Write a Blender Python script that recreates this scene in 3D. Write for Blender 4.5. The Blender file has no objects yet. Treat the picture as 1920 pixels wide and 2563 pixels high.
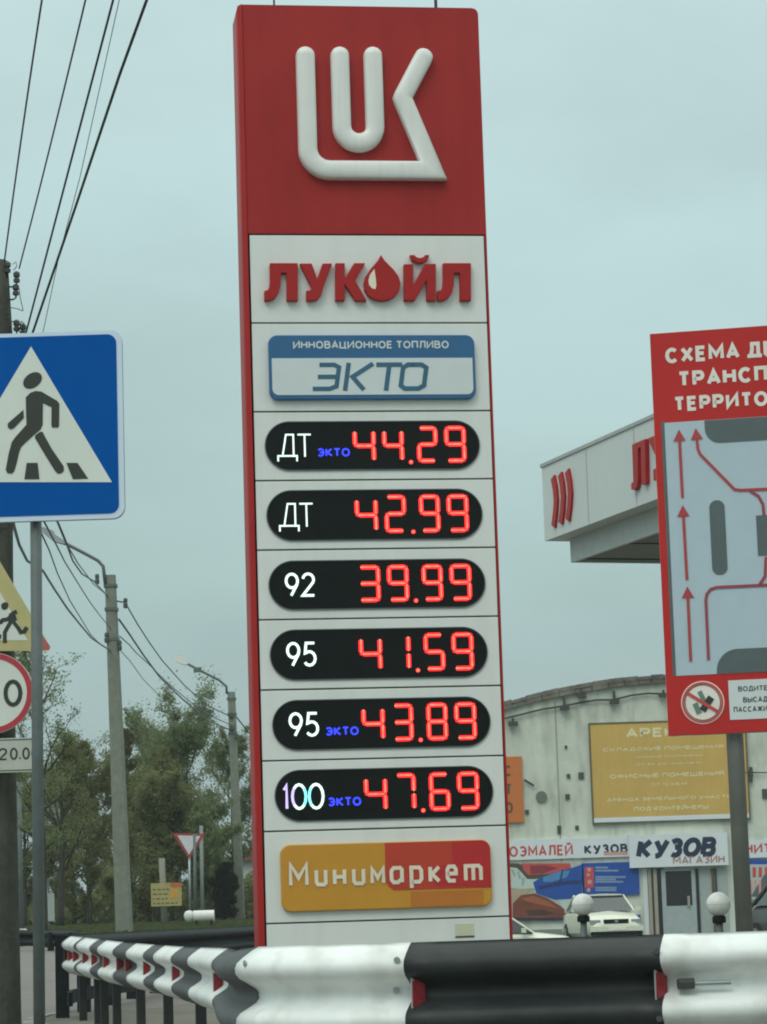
import bpy, bmesh, math, random
import numpy as np
from mathutils import Vector, Matrix
random.seed(7)
R = math.radians
S = bpy.context.scene
COL = S.collection

# ------------------------------------------------------------------ camera
FPX, PITCH, ROLL, EYE = 6800.0, 0.1475, 0.0314, 1.0       # focal length in pixels of the 1920x2563 photograph
cp, sp, cr, sr = math.cos(PITCH), math.sin(PITCH), math.cos(ROLL), math.sin(ROLL)
FW = Vector((0, cp, sp)); UP0 = Vector((0, -sp, cp)); RT0 = Vector((1, 0, 0))
RC = RT0 * cr - UP0 * sr
UC = RT0 * sr + UP0 * cr
camd = bpy.data.cameras.new('camera'); cam = bpy.data.objects.new('camera', camd); COL.objects.link(cam)
M = Matrix.Identity(4)
for i in range(3):
    M[i][0] = RC[i]; M[i][1] = UC[i]; M[i][2] = -FW[i]
M[2][3] = EYE
cam.matrix_world = M
camd.sensor_fit = 'VERTICAL'; camd.sensor_height = 24; camd.lens = 24 * FPX / 2563
camd.clip_start = 0.1; camd.clip_end = 2000
S.camera = cam

# ------------------------------------------------------------------ overcast sky
SUN_E, SUN_A = R(48), R(-150)
w = bpy.data.worlds.new('World'); S.world = w; w.use_nodes = True
nt = w.node_tree; nt.nodes.clear(); N = nt.nodes.new; LK = nt.links.new
out = N('ShaderNodeOutputWorld'); add = N('ShaderNodeAddShader')
sky = N('ShaderNodeTexSky'); sky.sky_type = 'NISHITA'; sky.sun_disc = False
sky.sun_elevation = SUN_E; sky.sun_rotation = SUN_A
b1 = N('ShaderNodeBackground'); b1.inputs[1].default_value = 0.008; LK(sky.outputs[0], b1.inputs[0])
tc = N('ShaderNodeTexCoord'); sep = N('ShaderNodeSeparateXYZ'); LK(tc.outputs['Generated'], sep.inputs[0])
ramp = N('ShaderNodeValToRGB'); LK(sep.outputs[2], ramp.inputs[0])       # cloud layer: brighter towards the zenith
cr_ = ramp.color_ramp
cr_.elements[0].position = 0.0; cr_.elements[0].color = (0.30, 0.395, 0.43, 1)
cr_.elements[1].position = 1.0; cr_.elements[1].color = (1.42, 1.50, 1.42, 1)
for pos, c in ((0.07, (0.33, 0.44, 0.44)), (0.13, (0.385, 0.53, 0.51)), (0.19, (0.43, 0.58, 0.57)), (0.26, (0.475, 0.635, 0.63)), (0.34, (0.55, 0.72, 0.715)), (0.6, (0.95, 1.08, 1.03))):
    e = cr_.elements.new(pos); e.color = (*c, 1)
no = N('ShaderNodeTexNoise'); no.inputs['Scale'].default_value = 4.5; no.inputs['Detail'].default_value = 5
mp = N('ShaderNodeMapping'); mp.inputs['Scale'].default_value = (1, 1, 2.4); LK(tc.outputs['Generated'], mp.inputs[0]); LK(mp.outputs[0], no.inputs[0])
mr = N('ShaderNodeMapRange'); mr.inputs[1].default_value = 0.3; mr.inputs[2].default_value = 0.7; mr.inputs[3].default_value = 0.87; mr.inputs[4].default_value = 1.11
LK(no.outputs[0], mr.inputs[0])
vm = N('ShaderNodeVectorMath'); vm.operation = 'SCALE'; LK(ramp.outputs[0], vm.inputs[0]); LK(mr.outputs[0], vm.inputs[3])
b2 = N('ShaderNodeBackground'); b2.inputs[1].default_value = 1.0; LK(vm.outputs[0], b2.inputs[0])
LK(b1.outputs[0], add.inputs[0]); LK(b2.outputs[0], add.inputs[1]); LK(add.outputs[0], out.inputs[0])

sund = bpy.data.lights.new('sun', 'SUN'); sund.energy = 0.75; sund.angle = R(25); sund.color = (1.0, 0.98, 0.94)
sun = bpy.data.objects.new('sun', sund); COL.objects.link(sun)
sd = Vector((math.cos(SUN_E) * math.sin(R(-155)), math.cos(SUN_E) * math.cos(R(-155)), math.sin(SUN_E)))
sun.rotation_euler = (-sd).to_track_quat('-Z', 'Y').to_euler()
S.view_settings.view_transform = 'Standard'; S.view_settings.look = 'None'
S.view_settings.exposure = 0.0; S.view_settings.gamma = 1.0; S.view_settings.use_curve_mapping = False
S.cycles.pixel_filter_type = 'BLACKMAN_HARRIS'; S.cycles.filter_width = 2.0
S.cycles.max_bounces = 5

# ------------------------------------------------------------------ pixel <-> world
def ray(px, py):
    a = (px - 960) / FPX; b = (py - 1281.5) / FPX
    return FW + RC * a - UC * b
CAMP = Vector((0, 0, EYE))
def P(px, py, Y):
    d = ray(px, py); return CAMP + d * (Y / d.y)
def proj(p):
    v = Vector(p) - CAMP; d = v.dot(FW)
    return 960 + FPX * v.dot(RC) / d, 1281.5 - FPX * v.dot(UC) / d
def ground_h(x, y):
    s = max(0.0, min(1.0, (0.5 - x / 1.0) / 3.0)) if x < 0.5 else 0.0
    s = s * s * (3 - 2 * s)
    if y < 12: h = 0
    elif y < 62: h = 0.57 * (y - 12) / 50
    elif y < 76: h = 0.57 + 0.25 * (y - 62) / 14
    else: h = 0.82 + 0.1 * min(1, (y - 76) / 40)
    dip = 0.0
    if x > .9 and x < 7 and 62 < y < 77: dip = -.46 * min(1, (y - 62) / 3, (77 - y) / 3) * min(1, (x - .9) / .8, (7 - x) / 1.0)
    return h * s + dip

# ------------------------------------------------------------------ materials
MATS = {}
def mat(name, col, rough=0.6, metal=0.0, var=0.08, scale=6.0, bump=0.0, emit=0.0, streak=0.0, spec=0.5, col2=None, bscale=None, coat=0.0, ss=(14, 14, 0.7)):
    if name in MATS: return MATS[name]
    m = bpy.data.materials.new(name); m.use_nodes = True; MATS[name] = m
    t = m.node_tree; b = t.nodes['Principled BSDF']
    b.inputs['Roughness'].default_value = rough; b.inputs['Metallic'].default_value = metal
    b.inputs['Specular IOR Level'].default_value = spec
    if coat: b.inputs['Coat Weight'].default_value = coat
    tcn = t.nodes.new('ShaderNodeTexCoord')
    n1 = t.nodes.new('ShaderNodeTexNoise'); n1.inputs['Scale'].default_value = scale; n1.inputs['Detail'].default_value = 6; n1.inputs['Roughness'].default_value = 0.65
    t.links.new(tcn.outputs['Object'], n1.inputs[0])
    mx = t.nodes.new('ShaderNodeMix'); mx.data_type = 'RGBA'
    rr = t.nodes.new('ShaderNodeMapRange'); rr.inputs[1].default_value = 0.3; rr.inputs[2].default_value = 0.7
    t.links.new(n1.outputs[0], rr.inputs[0]); t.links.new(rr.outputs[0], mx.inputs[0])
    c2 = col2 if col2 else tuple(min(1, c * (1 + var)) for c in col)
    c1 = col if col2 else tuple(c * (1 - var) for c in col)
    mx.inputs[6].default_value = (*c1, 1); mx.inputs[7].default_value = (*c2, 1)
    last = mx.outputs[2]
    if streak > 0:
        mp = t.nodes.new('ShaderNodeMapping'); mp.inputs['Scale'].default_value = ss
        n2 = t.nodes.new('ShaderNodeTexNoise'); n2.inputs['Scale'].default_value = 1.6; n2.inputs['Detail'].default_value = 4
        t.links.new(tcn.outputs['Object'], mp.inputs[0]); t.links.new(mp.outputs[0], n2.inputs[0])
        r2 = t.nodes.new('ShaderNodeMapRange'); r2.inputs[1].default_value = 0.48; r2.inputs[2].default_value = 0.75; r2.inputs[3].default_value = 0; r2.inputs[4].default_value = streak
        t.links.new(n2.outputs[0], r2.inputs[0])
        m2 = t.nodes.new('ShaderNodeMix'); m2.data_type = 'RGBA'; t.links.new(r2.outputs[0], m2.inputs[0]); t.links.new(last, m2.inputs[6])
        m2.inputs[7].default_value = (col[0] * 0.45, col[1] * 0.42, col[2] * 0.36, 1); last = m2.outputs[2]
    t.links.new(last, b.inputs['Base Color'])
    if emit > 0:
        t.links.new(last, b.inputs['Emission Color']); b.inputs['Emission Strength'].default_value = emit
    if bump > 0:
        n3 = t.nodes.new('ShaderNodeTexNoise'); n3.inputs['Scale'].default_value = bscale or scale * 5; n3.inputs['Detail'].default_value = 5
        t.links.new(tcn.outputs['Object'], n3.inputs[0])
        bp = t.nodes.new('ShaderNodeBump'); bp.inputs['Strength'].default_value = bump; bp.inputs['Distance'].default_value = 0.02
        t.links.new(n3.outputs[0], bp.inputs['Height']); t.links.new(bp.outputs[0], b.inputs['Normal'])
    return m

RED = mat('red_paint', (0.33, 0.015, 0.013), 0.55, spec=.3, scale=1.1, col2=(.38, .022, .02), streak=0.22, ss=(4, 4, .5))
REDL = mat('red_letter', (0.37, 0.013, 0.013), 0.45, spec=.3, var=0.05)
REDP = mat('red_pillar', (0.37, 0.014, 0.012), 0.5, spec=.3, var=0.08, scale=2)
REDB = mat('red_board', (0.49, 0.022, 0.02), 0.6, spec=.3, var=0.05, scale=2)
WPAN = mat('white_panel', (0.70, 0.735, 0.70), 0.42, scale=1.3, col2=(.76, .79, .755), streak=0.10, ss=(5, 5, .5))
WLOGO = mat('white_plastic', (0.74, 0.76, 0.72), 0.35, var=0.04, scale=3, streak=0.12)
WPAINT = mat('white_paint', (0.72, 0.76, 0.73), 0.5, scale=3.5, col2=(.84, .87, .84), bump=.2, bscale=7, streak=0.42, ss=(5, 5, 2.5))
BPAINT = mat('black_paint', (0.016, 0.021, 0.021), 0.5, scale=4, col2=(.040, .045, .044), spec=.35, bump=.12, bscale=9)
GPAINT = mat('worn_dark_paint', (0.055, 0.062, 0.064), 0.6, var=0.25, scale=6)
JOINT = mat('joint_dark', (0.05, 0.055, 0.05), 0.7)
BLACKG = mat('black_display', (0.007, 0.010, 0.010), 0.5, var=0.1, spec=.15)
LEDR = mat('led_red', (1.0, 0.012, 0.022), 0.5, var=0.02, emit=0.9)
LEDC = mat('led_core', (1.0, 0.10, 0.06), 0.5, col2=(1.0, .30, .18), scale=22, emit=1.0)
LEDW = mat('led_white', (0.78, 0.92, 0.86), 0.5, var=0.03, emit=0.8)
LEDB = mat('led_blue', (0.03, 0.05, 1.0), 0.5, var=0.2, scale=30, emit=1.5)
LEDV = mat('led_violet', (0.62, 0.5, 1.0), 0.5, var=0.1, emit=0.8)
LEDY = mat('led_cyan', (0.3, 0.9, 0.95), 0.5, var=0.1, emit=0.8)
BLUE = mat('sign_blue', (0.0, 0.088, 0.36), 0.6, spec=.08, var=0.06, scale=3)
EBLUE = mat('plate_blue', (0.022, 0.12, 0.27), 0.45, var=0.05)
DBLUE = mat('dark_blue', (0.02, 0.07, 0.13), 0.5)
EWHITE = mat('plate_white', (0.62, 0.68, 0.68), 0.45, var=0.03)
TEALT = mat('teal_letter', (0.03, 0.125, 0.20), 0.45)
SWHITE = mat('sign_white', (0.68, 0.73, 0.66), 0.4, var=0.04, scale=4)
SBORD = mat('sign_border', (0.60, 0.72, 0.84), 0.4, var=0.03)
SBLACK = mat('sign_black', (0.028, 0.034, 0.026), 0.5)
SGREY = mat('aluminium', (0.34, 0.38, 0.38), 0.4, metal=0.6, var=0.1, scale=8)
GPOST = mat('grey_post', (0.10, 0.125, 0.12), 0.55, var=0.15, scale=9, bump=0.1)
DPOLE = mat('dark_wood', (0.055, 0.058, 0.045), 0.85, var=0.35, scale=5, bump=0.5, streak=0.5)
CONC = mat('concrete', (0.20, 0.22, 0.18), 0.9, var=0.18, scale=4, bump=0.3, streak=0.25)
WIRE = mat('wire_black', (0.022, 0.04, 0.045), 0.6)
WIREF = mat('wire_grey', (0.10, 0.13, 0.14), 0.6)
YEL = mat('sign_yellow', (0.50, 0.46, 0.20), 0.5, var=0.06)
OCH = mat('ochre_sheet', (0.58, 0.38, 0.10), 0.6, var=0.08, scale=0.8, streak=0.15)
ORNG = mat('orange_sheet', (0.55, 0.16, 0.035), 0.6, var=0.08, scale=1)
MYEL = mat('plate_amber', (0.56, 0.27, 0.022), 0.45, var=0.05)
MOR = mat('plate_orange', (0.50, 0.17, 0.022), 0.45, var=0.05)
MRED1 = mat('plate_red', (0.50, 0.045, 0.02), 0.45, var=0.05)
MRED2 = mat('plate_crimson', (0.48, 0.018, 0.02), 0.45, var=0.05)
CREAM = mat('cream_letter', (0.78, 0.70, 0.55), 0.5)
WALL = mat('stained_render', (0.50, 0.54, 0.46), 0.9, scale=0.7, bump=0.4, bscale=3, streak=0.5, ss=(1.6, 1.6, .45), col2=(0.68, 0.72, 0.62))
PARA = mat('rubble_brick', (0.07, 0.065, 0.055), 0.95, scale=2.2, bump=1.0, bscale=4, col2=(0.24, 0.22, 0.18))
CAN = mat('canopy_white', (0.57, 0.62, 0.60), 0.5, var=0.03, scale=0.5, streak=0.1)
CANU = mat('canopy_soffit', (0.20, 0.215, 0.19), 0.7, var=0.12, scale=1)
ASPH = mat('asphalt', (0.18, 0.168, 0.155), 0.9, var=0.13, scale=0.8, bump=0.4, bscale=40)
DIRT = mat('dirt', (0.14, 0.135, 0.11), 0.95, var=0.2, scale=1.5, bump=0.5)
GRASS = mat('grass_ground', (0.05, 0.065, 0.03), 0.95, scale=0.25, bump=0.8, bscale=6, col2=(0.11, 0.11, 0.055))
BLADE = mat('grass_blade', (0.055, 0.085, 0.03), 0.8, scale=0.3, col2=(0.12, 0.13, 0.06))
BARK = mat('bark', (0.045, 0.042, 0.035), 0.95, var=0.25, scale=4, bump=0.5)
LEAF1 = mat('leaf_olive', (0.15, 0.17, 0.07), 0.7, scale=0.9, col2=(0.27, 0.29, 0.14), spec=0.2)
LEAF2 = mat('leaf_green', (0.145, 0.19, 0.085), 0.7, scale=0.9, col2=(0.25, 0.30, 0.15), spec=0.2)
LEAF3 = mat('leaf_brown', (0.13, 0.14, 0.055), 0.8, scale=0.9, col2=(0.21, 0.215, 0.095), spec=0.2)
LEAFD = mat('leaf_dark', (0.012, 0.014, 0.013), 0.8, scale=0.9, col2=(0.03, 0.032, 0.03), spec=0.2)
GLASS = mat('car_glass', (0.03, 0.045, 0.045), 0.08, var=0.1, coat=0.5)
CARW = mat('car_cream', (0.66, 0.69, 0.56), 0.3, var=0.03, coat=0.5)
CARD = mat('car_dark', (0.045, 0.052, 0.05), 0.3, var=0.05, coat=0.5)
TYRE = mat('tyre', (0.015, 0.015, 0.015), 0.9)
CHROME = mat('chrome', (0.5, 0.52, 0.52), 0.25, metal=0.9)
REFL = mat('red_reflector', (0.24, 0.012, 0.02), 0.35, var=0.35, scale=70)
GLOBE = mat('globe_white', (0.70, 0.71, 0.66), 0.35, scale=3, col2=(.80, .81, .77), streak=.15, ss=(6, 6, 1))
INSUL = mat('insulator', (0.35, 0.38, 0.36), 0.3)
PINK = mat('print_pink', (0.60, 0.30, 0.28), 0.6)
PRED = mat('print_red', (0.52, 0.07, 0.06), 0.6)
PNAVY = mat('print_navy', (0.012, 0.022, 0.06), 0.6)
PBLUE = mat('print_blue', (0.008, 0.07, 0.34), 0.6, var=0.12, scale=2)
PLBLUE = mat('print_light_blue', (0.07, 0.24, 0.46), 0.6)
PBROWN = mat('print_brown', (0.12, 0.04, 0.025), 0.6, scale=1.2, col2=(0.24, 0.06, 0.03))
PGLOVE = mat('print_glove', (0.48, 0.58, 0.52), 0.6, var=0.08, scale=3)
PTAN = mat('print_tan', (0.42, 0.34, 0.24), 0.6)
PDARK = mat('print_dark', (0.07, 0.065, 0.045), 0.6)
BANNER = mat('banner_white', (0.66, 0.71, 0.72), 0.6, var=0.04, scale=1)
SKYP = mat('schema_blue', (0.43, 0.54, 0.60), 0.5, var=0.03)
SGRN = mat('schema_grey', (0.085, 0.12, 0.12), 0.5)
SLINE = mat('schema_red', (0.30, 0.05, 0.07), 0.5)
BWHITE = mat('board_letter', (0.78, 0.74, 0.66), 0.5)
DOORW = mat('door_white', (0.36, 0.42, 0.41), 0.5)
DARKV = mat('dark_void', (0.02, 0.022, 0.026), 0.3)
JAMB = mat('jamb_beige', (0.34, 0.31, 0.25), 0.7)
RUST = mat('rust', (0.16, 0.08, 0.05), 0.9)
ROOFR = mat('roof_red', (0.16, 0.05, 0.045), 0.8)
HOUSE = mat('house_wall', (0.42, 0.44, 0.45), 0.8)

for m_ in (LEAF1, LEAF2, LEAF3, LEAFD, BLADE):              # thin leaves let light through
    t_ = m_.node_tree; b_ = t_.nodes['Principled BSDF']; tr = t_.nodes.new('ShaderNodeBsdfTranslucent'); ms = t_.nodes.new('ShaderNodeMixShader'); ms.inputs[0].default_value = .5
    t_.links.new(b_.inputs['Base Color'].links[0].from_socket, tr.inputs[0]); o_ = t_.nodes['Material Output']
    t_.links.new(b_.outputs[0], ms.inputs[1]); t_.links.new(tr.outputs[0], ms.inputs[2]); t_.links.new(ms.outputs[0], o_.inputs[0])

# ------------------------------------------------------------------ object helpers
def tag(o, label=None, cat=None, group=None, kind=None):
    if label: o['label'] = label
    if cat: o['category'] = cat
    if group: o['group'] = group
    if kind: o['kind'] = kind
    return o
def empty(name, loc, yaw=0.0, label=None, cat=None, group=None, kind=None):
    o = bpy.data.objects.new(name, None); COL.objects.link(o); o.location = loc; o.rotation_euler = (0, 0, yaw)
    return tag(o, label, cat, group, kind)
class MB:
    def __init__(s): s.v = []; s.f = []; s.m = []
    def add(s, vs, fs, mi=0):
        n = len(s.v); s.v += [tuple(v) for v in vs]; s.f += [tuple(i + n for i in f) for f in fs]; s.m += [mi] * len(fs); return s
    def box(s, a, b, mi=0):
        x0, y0, z0 = a; x1, y1, z1 = b
        return s.add([(x0, y0, z0), (x1, y0, z0), (x1, y1, z0), (x0, y1, z0), (x0, y0, z1), (x1, y0, z1), (x1, y1, z1), (x0, y1, z1)],
                     [(0, 3, 2, 1), (4, 5, 6, 7), (0, 1, 5, 4), (1, 2, 6, 5), (2, 3, 7, 6), (3, 0, 4, 7)], mi)
    def prism(s, poly, y0, y1, mi=0):                       # polygon in x,z, front at y0
        n = len(poly)
        vs = [(x, y0, z) for x, z in poly] + [(x, y1, z) for x, z in poly]
        fs = [tuple(range(n)), tuple(range(2 * n - 1, n - 1, -1))] + [(i, i + n, (i + 1) % n + n, (i + 1) % n) for i in range(n)]
        return s.add(vs, fs, mi)
    def tube(s, pts, r, seg=8, mi=0, r2=None, cap=True):
        pts = [Vector(p) for p in pts]; n = len(pts); vs = []
        ref = None
        for i, p in enumerate(pts):
            d = (pts[min(i + 1, n - 1)] - pts[max(i - 1, 0)]).normalized()
            if ref is None:
                ref = d.orthogonal().normalized()
            ref = (ref - d * ref.dot(d)).normalized(); bi = d.cross(ref)
            rr = r if r2 is None else r + (r2 - r) * i / (n - 1)
            for k in range(seg):
                a = 2 * math.pi * k / seg; vs.append(p + (ref * math.cos(a) + bi * math.sin(a)) * rr)
        fs = [(i * seg + k, i * seg + (k + 1) % seg, (i + 1) * seg + (k + 1) % seg, (i + 1) * seg + k) for i in range(n - 1) for k in range(seg)]
        if cap: fs += [tuple(range(seg - 1, -1, -1)), tuple(range((n - 1) * seg, n * seg))]
        return s.add(vs, fs, mi)
    def lathe(s, prof, c=(0, 0, 0), seg=20, mi=0):          # profile (r, z)
        vs = []; n = len(prof)
        for r, z in prof:
            for k in range(seg):
                a = 2 * math.pi * k / seg; vs.append((c[0] + r * math.cos(a), c[1] + r * math.sin(a), c[2] + z))
        fs = [(i * seg + k, i * seg + (k + 1) % seg, (i + 1) * seg + (k + 1) % seg, (i + 1) * seg + k) for i in range(n - 1) for k in range(seg)]
        fs += [tuple(range(seg - 1, -1, -1)), tuple(range((n - 1) * seg, n * seg))]
        return s.add(vs, fs, mi)
    def build(s, name, mats, parent=None, smooth=False, loc=None, fix=True):
        me = bpy.data.meshes.new(name); me.from_pydata(s.v, [], s.f)
        if not isinstance(mats, (list, tuple)): mats = [mats]
        for m in mats: me.materials.append(m)
        if len(mats) > 1: me.polygons.foreach_set('material_index', s.m)
        if fix and len(s.f) < 20000:
            bm = bmesh.new(); bm.from_mesh(me); bmesh.ops.recalc_face_normals(bm, faces=bm.faces); bm.to_mesh(me); bm.free()
        if smooth:
            me.polygons.foreach_set('use_smooth', [True] * len(me.polygons))
        me.update()
        o = bpy.data.objects.new(name, me); COL.objects.link(o)
        if parent: o.parent = parent
        if loc: o.location = loc
        return o
def smooth_by_angle(o, deg=40):
    bm = bmesh.new(); bm.from_mesh(o.data)
    for f in bm.faces: f.smooth = True
    for e in bm.edges:
        if len(e.link_faces) == 2 and e.calc_face_angle(0) > R(deg): e.smooth = False
    bm.to_mesh(o.data); bm.free(); return o
def rrect(x0, z0, x1, z1, r, n=8):
    pts = []
    for cx, cz, a0 in ((x1 - r, z1 - r, 0), (x0 + r, z1 - r, 90), (x0 + r, z0 + r, 180), (x1 - r, z0 + r, 270)):
        for i in range(n + 1):
            a = R(a0 + 90 * i / n); pts.append((cx + r * math.cos(a), cz + r * math.sin(a)))
    return pts
def circle(cx, cz, r, n=40): return [(cx + r * math.cos(2 * math.pi * i / n), cz + r * math.sin(2 * math.pi * i / n)) for i in range(n)]
def ring(mb, cx, cz, r0, r1, y0, y1, mi=0, n=48):
    vs = []
    for y in (y0, y1):
        for r in (r0, r1): vs += [(cx + r * math.cos(2 * math.pi * i / n), y, cz + r * math.sin(2 * math.pi * i / n)) for i in range(n)]
    fs = []
    for i in range(n):
        j = (i + 1) % n
        fs += [(i, j, n + j, n + i), (2 * n + i, 3 * n + i, 3 * n + j, 2 * n + j), (i, 2 * n + i, 2 * n + j, j), (n + i, n + j, 3 * n + j, 3 * n + i)]
    return mb.add(vs, fs, mi)
def stroke(mb, path, w, y0, y1, mi=0):                      # flat mitred line in x,z
    n = len(path); L = []; Rr = []
    for i, p in enumerate(path):
        p = Vector(p); a = Vector(path[max(i - 1, 0)]); b = Vector(path[min(i + 1, n - 1)])
        d1 = (p - a).normalized() if i > 0 else (b - p).normalized(); d2 = (b - p).normalized() if i < n - 1 else d1
        nn = (Vector((-d1.y, d1.x)) + Vector((-d2.y, d2.x))); nn.normalize()
        k = max(0.35, nn.dot(Vector((-d1.y, d1.x)))); nn = nn * (w / 2 / k)
        L.append(tuple(p + nn)); Rr.append(tuple(p - nn))
    return mb.prism(L + Rr[::-1], y0, y1, mi)
def strip(mb, path, w, y, mi=0, closed=False):              # mitred band, one quad per segment
    P_ = [Vector(p) for p in path]; n = len(P_); vs = []
    for i, p in enumerate(P_):
        a = P_[i - 1] if (i > 0 or closed) else None; b = P_[(i + 1) % n] if (i < n - 1 or closed) else None
        d1 = (p - a).normalized() if a is not None else (b - p).normalized(); d2 = (b - p).normalized() if b is not None else d1
        n1 = Vector((-d1.y, d1.x)); nn = n1 + Vector((-d2.y, d2.x))
        nn = nn.normalized() if nn.length > 1e-6 else n1
        k = max(0.45, nn.dot(n1)); nn = nn * (w / 2 / k)
        vs += [(p.x + nn.x, y, p.y + nn.y), (p.x - nn.x, y, p.y - nn.y)]
    m = n if closed else n - 1
    return mb.add(vs, [(2 * i, 2 * i + 1, (2 * ((i + 1) % n)) + 1, 2 * ((i + 1) % n)) for i in range(m)], mi)
def AR(cx, cy, rx, ry, a0, a1, n=7): return [(cx + rx * math.cos(R(a0 + (a1 - a0) * i / n)), cy + ry * math.sin(R(a0 + (a1 - a0) * i / n))) for i in range(n + 1)]
GL = {
 'Ж': (1.1, [[(0, 0), (.42, .52), (.02, 1)], [(1, 1), (.58, .52), (1, 0)], [(.5, 0), (.5, 1)], [(.42, .52), (.58, .52)]]), 'Г': (.6, [[(0, 0), (0, 1), (1, 1)]]),
 'А': (.80, [[(0, 0), (.5, 1), (1, 0)], [(.2, .3), (.8, .3)]]),
 'Б': (.70, [[(.92, 1), (0, 1), (0, 0)] + AR(.62, .29, .38, .29, -90, 90) + [(0, .58)]]),
 'В': (.70, [[(0, 0), (0, 1)] + AR(.6, .775, .32, .225, 90, -90) + [(0, .55)], [(0, .55)] + AR(.64, .275, .36, .275, 90, -90) + [(0, 0)]]),
 'Д': (.84, [[(0, -.16), (0, 0), (1, 0), (1, -.16)], [(.14, 0), (.28, .5), (.3, 1), (.86, 1), (.86, 0)]]),
 'Е': (.62, [[(1, 1), (0, 1), (0, 0), (1, 0)], [(0, .52), (.88, .52)]]),
 'З': (.64, [[(0, .88)] + AR(.5, .775, .42, .225, 130, -90) + [(.35, .55)], [(.35, .55)] + AR(.5, .275, .48, .275, 90, -140)]),
 'И': (.78, [[(0, 1), (0, 0), (1, 1), (1, 0)]]),
 'Й': (.78, [[(0, 1), (0, 0), (1, 1), (1, 0)], [(.25, 1.3), (.38, 1.17), (.62, 1.17), (.75, 1.3)]]),
 'К': (.72, [[(0, 0), (0, 1)], [(.95, 1), (.18, .52), (1, 0)]]),
 'Л': (.76, [[(0, 0), (.12, .06), (.22, .45), (.24, 1), (1, 1), (1, 0)]]),
 'М': (.92, [[(0, 0), (0, 1), (.5, .3), (1, 1), (1, 0)]]),
 'Н': (.74, [[(0, 0), (0, 1)], [(1, 0), (1, 1)], [(0, .52), (1, .52)]]),
 'О': (.86, [AR(.5, .5, .5, .5, 0, 337, 15)], True),
 'П': (.74, [[(0, 0), (0, 1), (1, 1), (1, 0)]]),
 'Р': (.68, [[(0, 0), (0, 1)] + AR(.62, .73, .36, .27, 90, -90) + [(0, .46)]]),
 'С': (.80, [AR(.52, .5, .5, .5, 42, 318, 12)]),
 'Т': (.70, [[(0, 1), (1, 1)], [(.5, 1), (.5, 0)]]),
 'У': (.76, [[(0, 1), (.55, .32)], [(1, 1), (.48, .08), (.32, 0), (.1, 0)]]),
 'Ф': (.95, [AR(.5, .53, .5, .3, 0, 337, 15), [(.5, 0), (.5, 1.05)]], True),
 'Х': (.76, [[(0, 1), (1, 0)], [(1, 1), (0, 0)]]),
 'Ц': (.80, [[(0, 1), (0, 0), (1, 0), (1, -.16)], [(.86, 0), (.86, 1)]]),
 'Ч': (.70, [[(0, 1), (0, .62), (.15, .46), (1, .46)], [(1, 1), (1, 0)]]),
 'Щ': (1.0, [[(0, 1), (0, 0), (1, 0), (1, -.16)], [(.45, 0), (.45, 1)], [(.9, 0), (.9, 1)]]),
 'Ы': (.92, [[(0, 1), (0, 0)] + AR(.42, .28, .24, .28, -90, 90) + [(0, .56)], [(1, 0), (1, 1)]]),
 'Ь': (.68, [[(0, 1), (0, 0)] + AR(.62, .29, .38, .29, -90, 90) + [(0, .58)]]),
 'Э': (.76, [AR(.48, .5, .5, .5, 138, -138, 12), [(.35, .5), (.96, .5)]]),
 'Я': (.70, [[(1, 0), (1, 1)] + AR(.38, .73, .36, .27, 90, 270) + [(1, .46)], [(.5, .46), (.02, 0)]]),
 'Ш': (1.0, [[(0, 1), (0, 0), (1, 0), (1, 1)], [(.5, 0), (.5, 1)]]),
 '!': (.12, [[(.5, 1), (.5, .28)], [(.5, .12), (.5, 0)]]), '.': (.12, [[(.5, .14), (.5, 0)]]), ',': (.12, [[(.6, .14), (.3, -.12)]]), '-': (.36, [[(0, .45), (1, .45)]]),
 '0': (.60, [AR(.5, .5, .5, .5, 0, 337, 15)], True), '1': (.30, [[(0, .8), (.7, 1), (.7, 0)]]),
 '2': (.60, [AR(.5, .73, .47, .27, 170, -30, 8) + [(.0, 0), (1, 0)]]), '5': (.60, [[(.92, 1), (.2, 1), (.1, .55)] + AR(.47, .31, .5, .31, 125, -145, 10)]),
 '7': (.58, [[(0, 1), (1, 1), (.35, 0)]]), '8': (.60, [AR(.5, .76, .40, .24, 0, 337, 13), AR(.5, .27, .5, .27, 0, 337, 13)], True),
 '9': (.62, [AR(.5, .68, .48, .32, 0, 337, 15), [(.94, .52), (.42, 0)]], 'first'),
 # rounded lower case of the market plate
 'М2': (.86, [[(0, 0), (0, 1), (.5, .35), (1, 1), (1, 0)]]), 'и': (.78, [[(0, 1), (0, .18), (.15, 0), (1, 0)], [(1, 1), (1, 0)]]), 'н': (.74, [[(0, 0), (0, 1)], [(1, 0), (1, 1)], [(0, .5), (1, .5)]]),
 'м': (.9, [[(0, 0), (0, 1), (.5, .35), (1, 1), (1, 0)]]), 'а': (.8, [[(1, 1), (.22, 1), (0, .8), (0, .2), (.2, 0), (.6, 0), (1, .25)], [(1, 1), (1, 0)]]),
 'р': (.8, [[(0, -.42), (0, 1), (.8, 1), (1, .8), (1, .2), (.8, 0), (0, 0)]]), 'к': (.7, [[(0, 0), (0, 1)], [(1, 1), (.2, .5), (1, 0)]]),
 'е': (.76, [[(0, .5), (1, .5), (1, .8), (.8, 1), (.2, 1), (0, .8), (0, .2), (.2, 0), (.95, 0)]]), 'т': (1.1, [[(0, 0), (0, 1), (.85, 1), (1, .85), (1, 0)], [(.5, 0), (.5, 1)]]),
}
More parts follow.
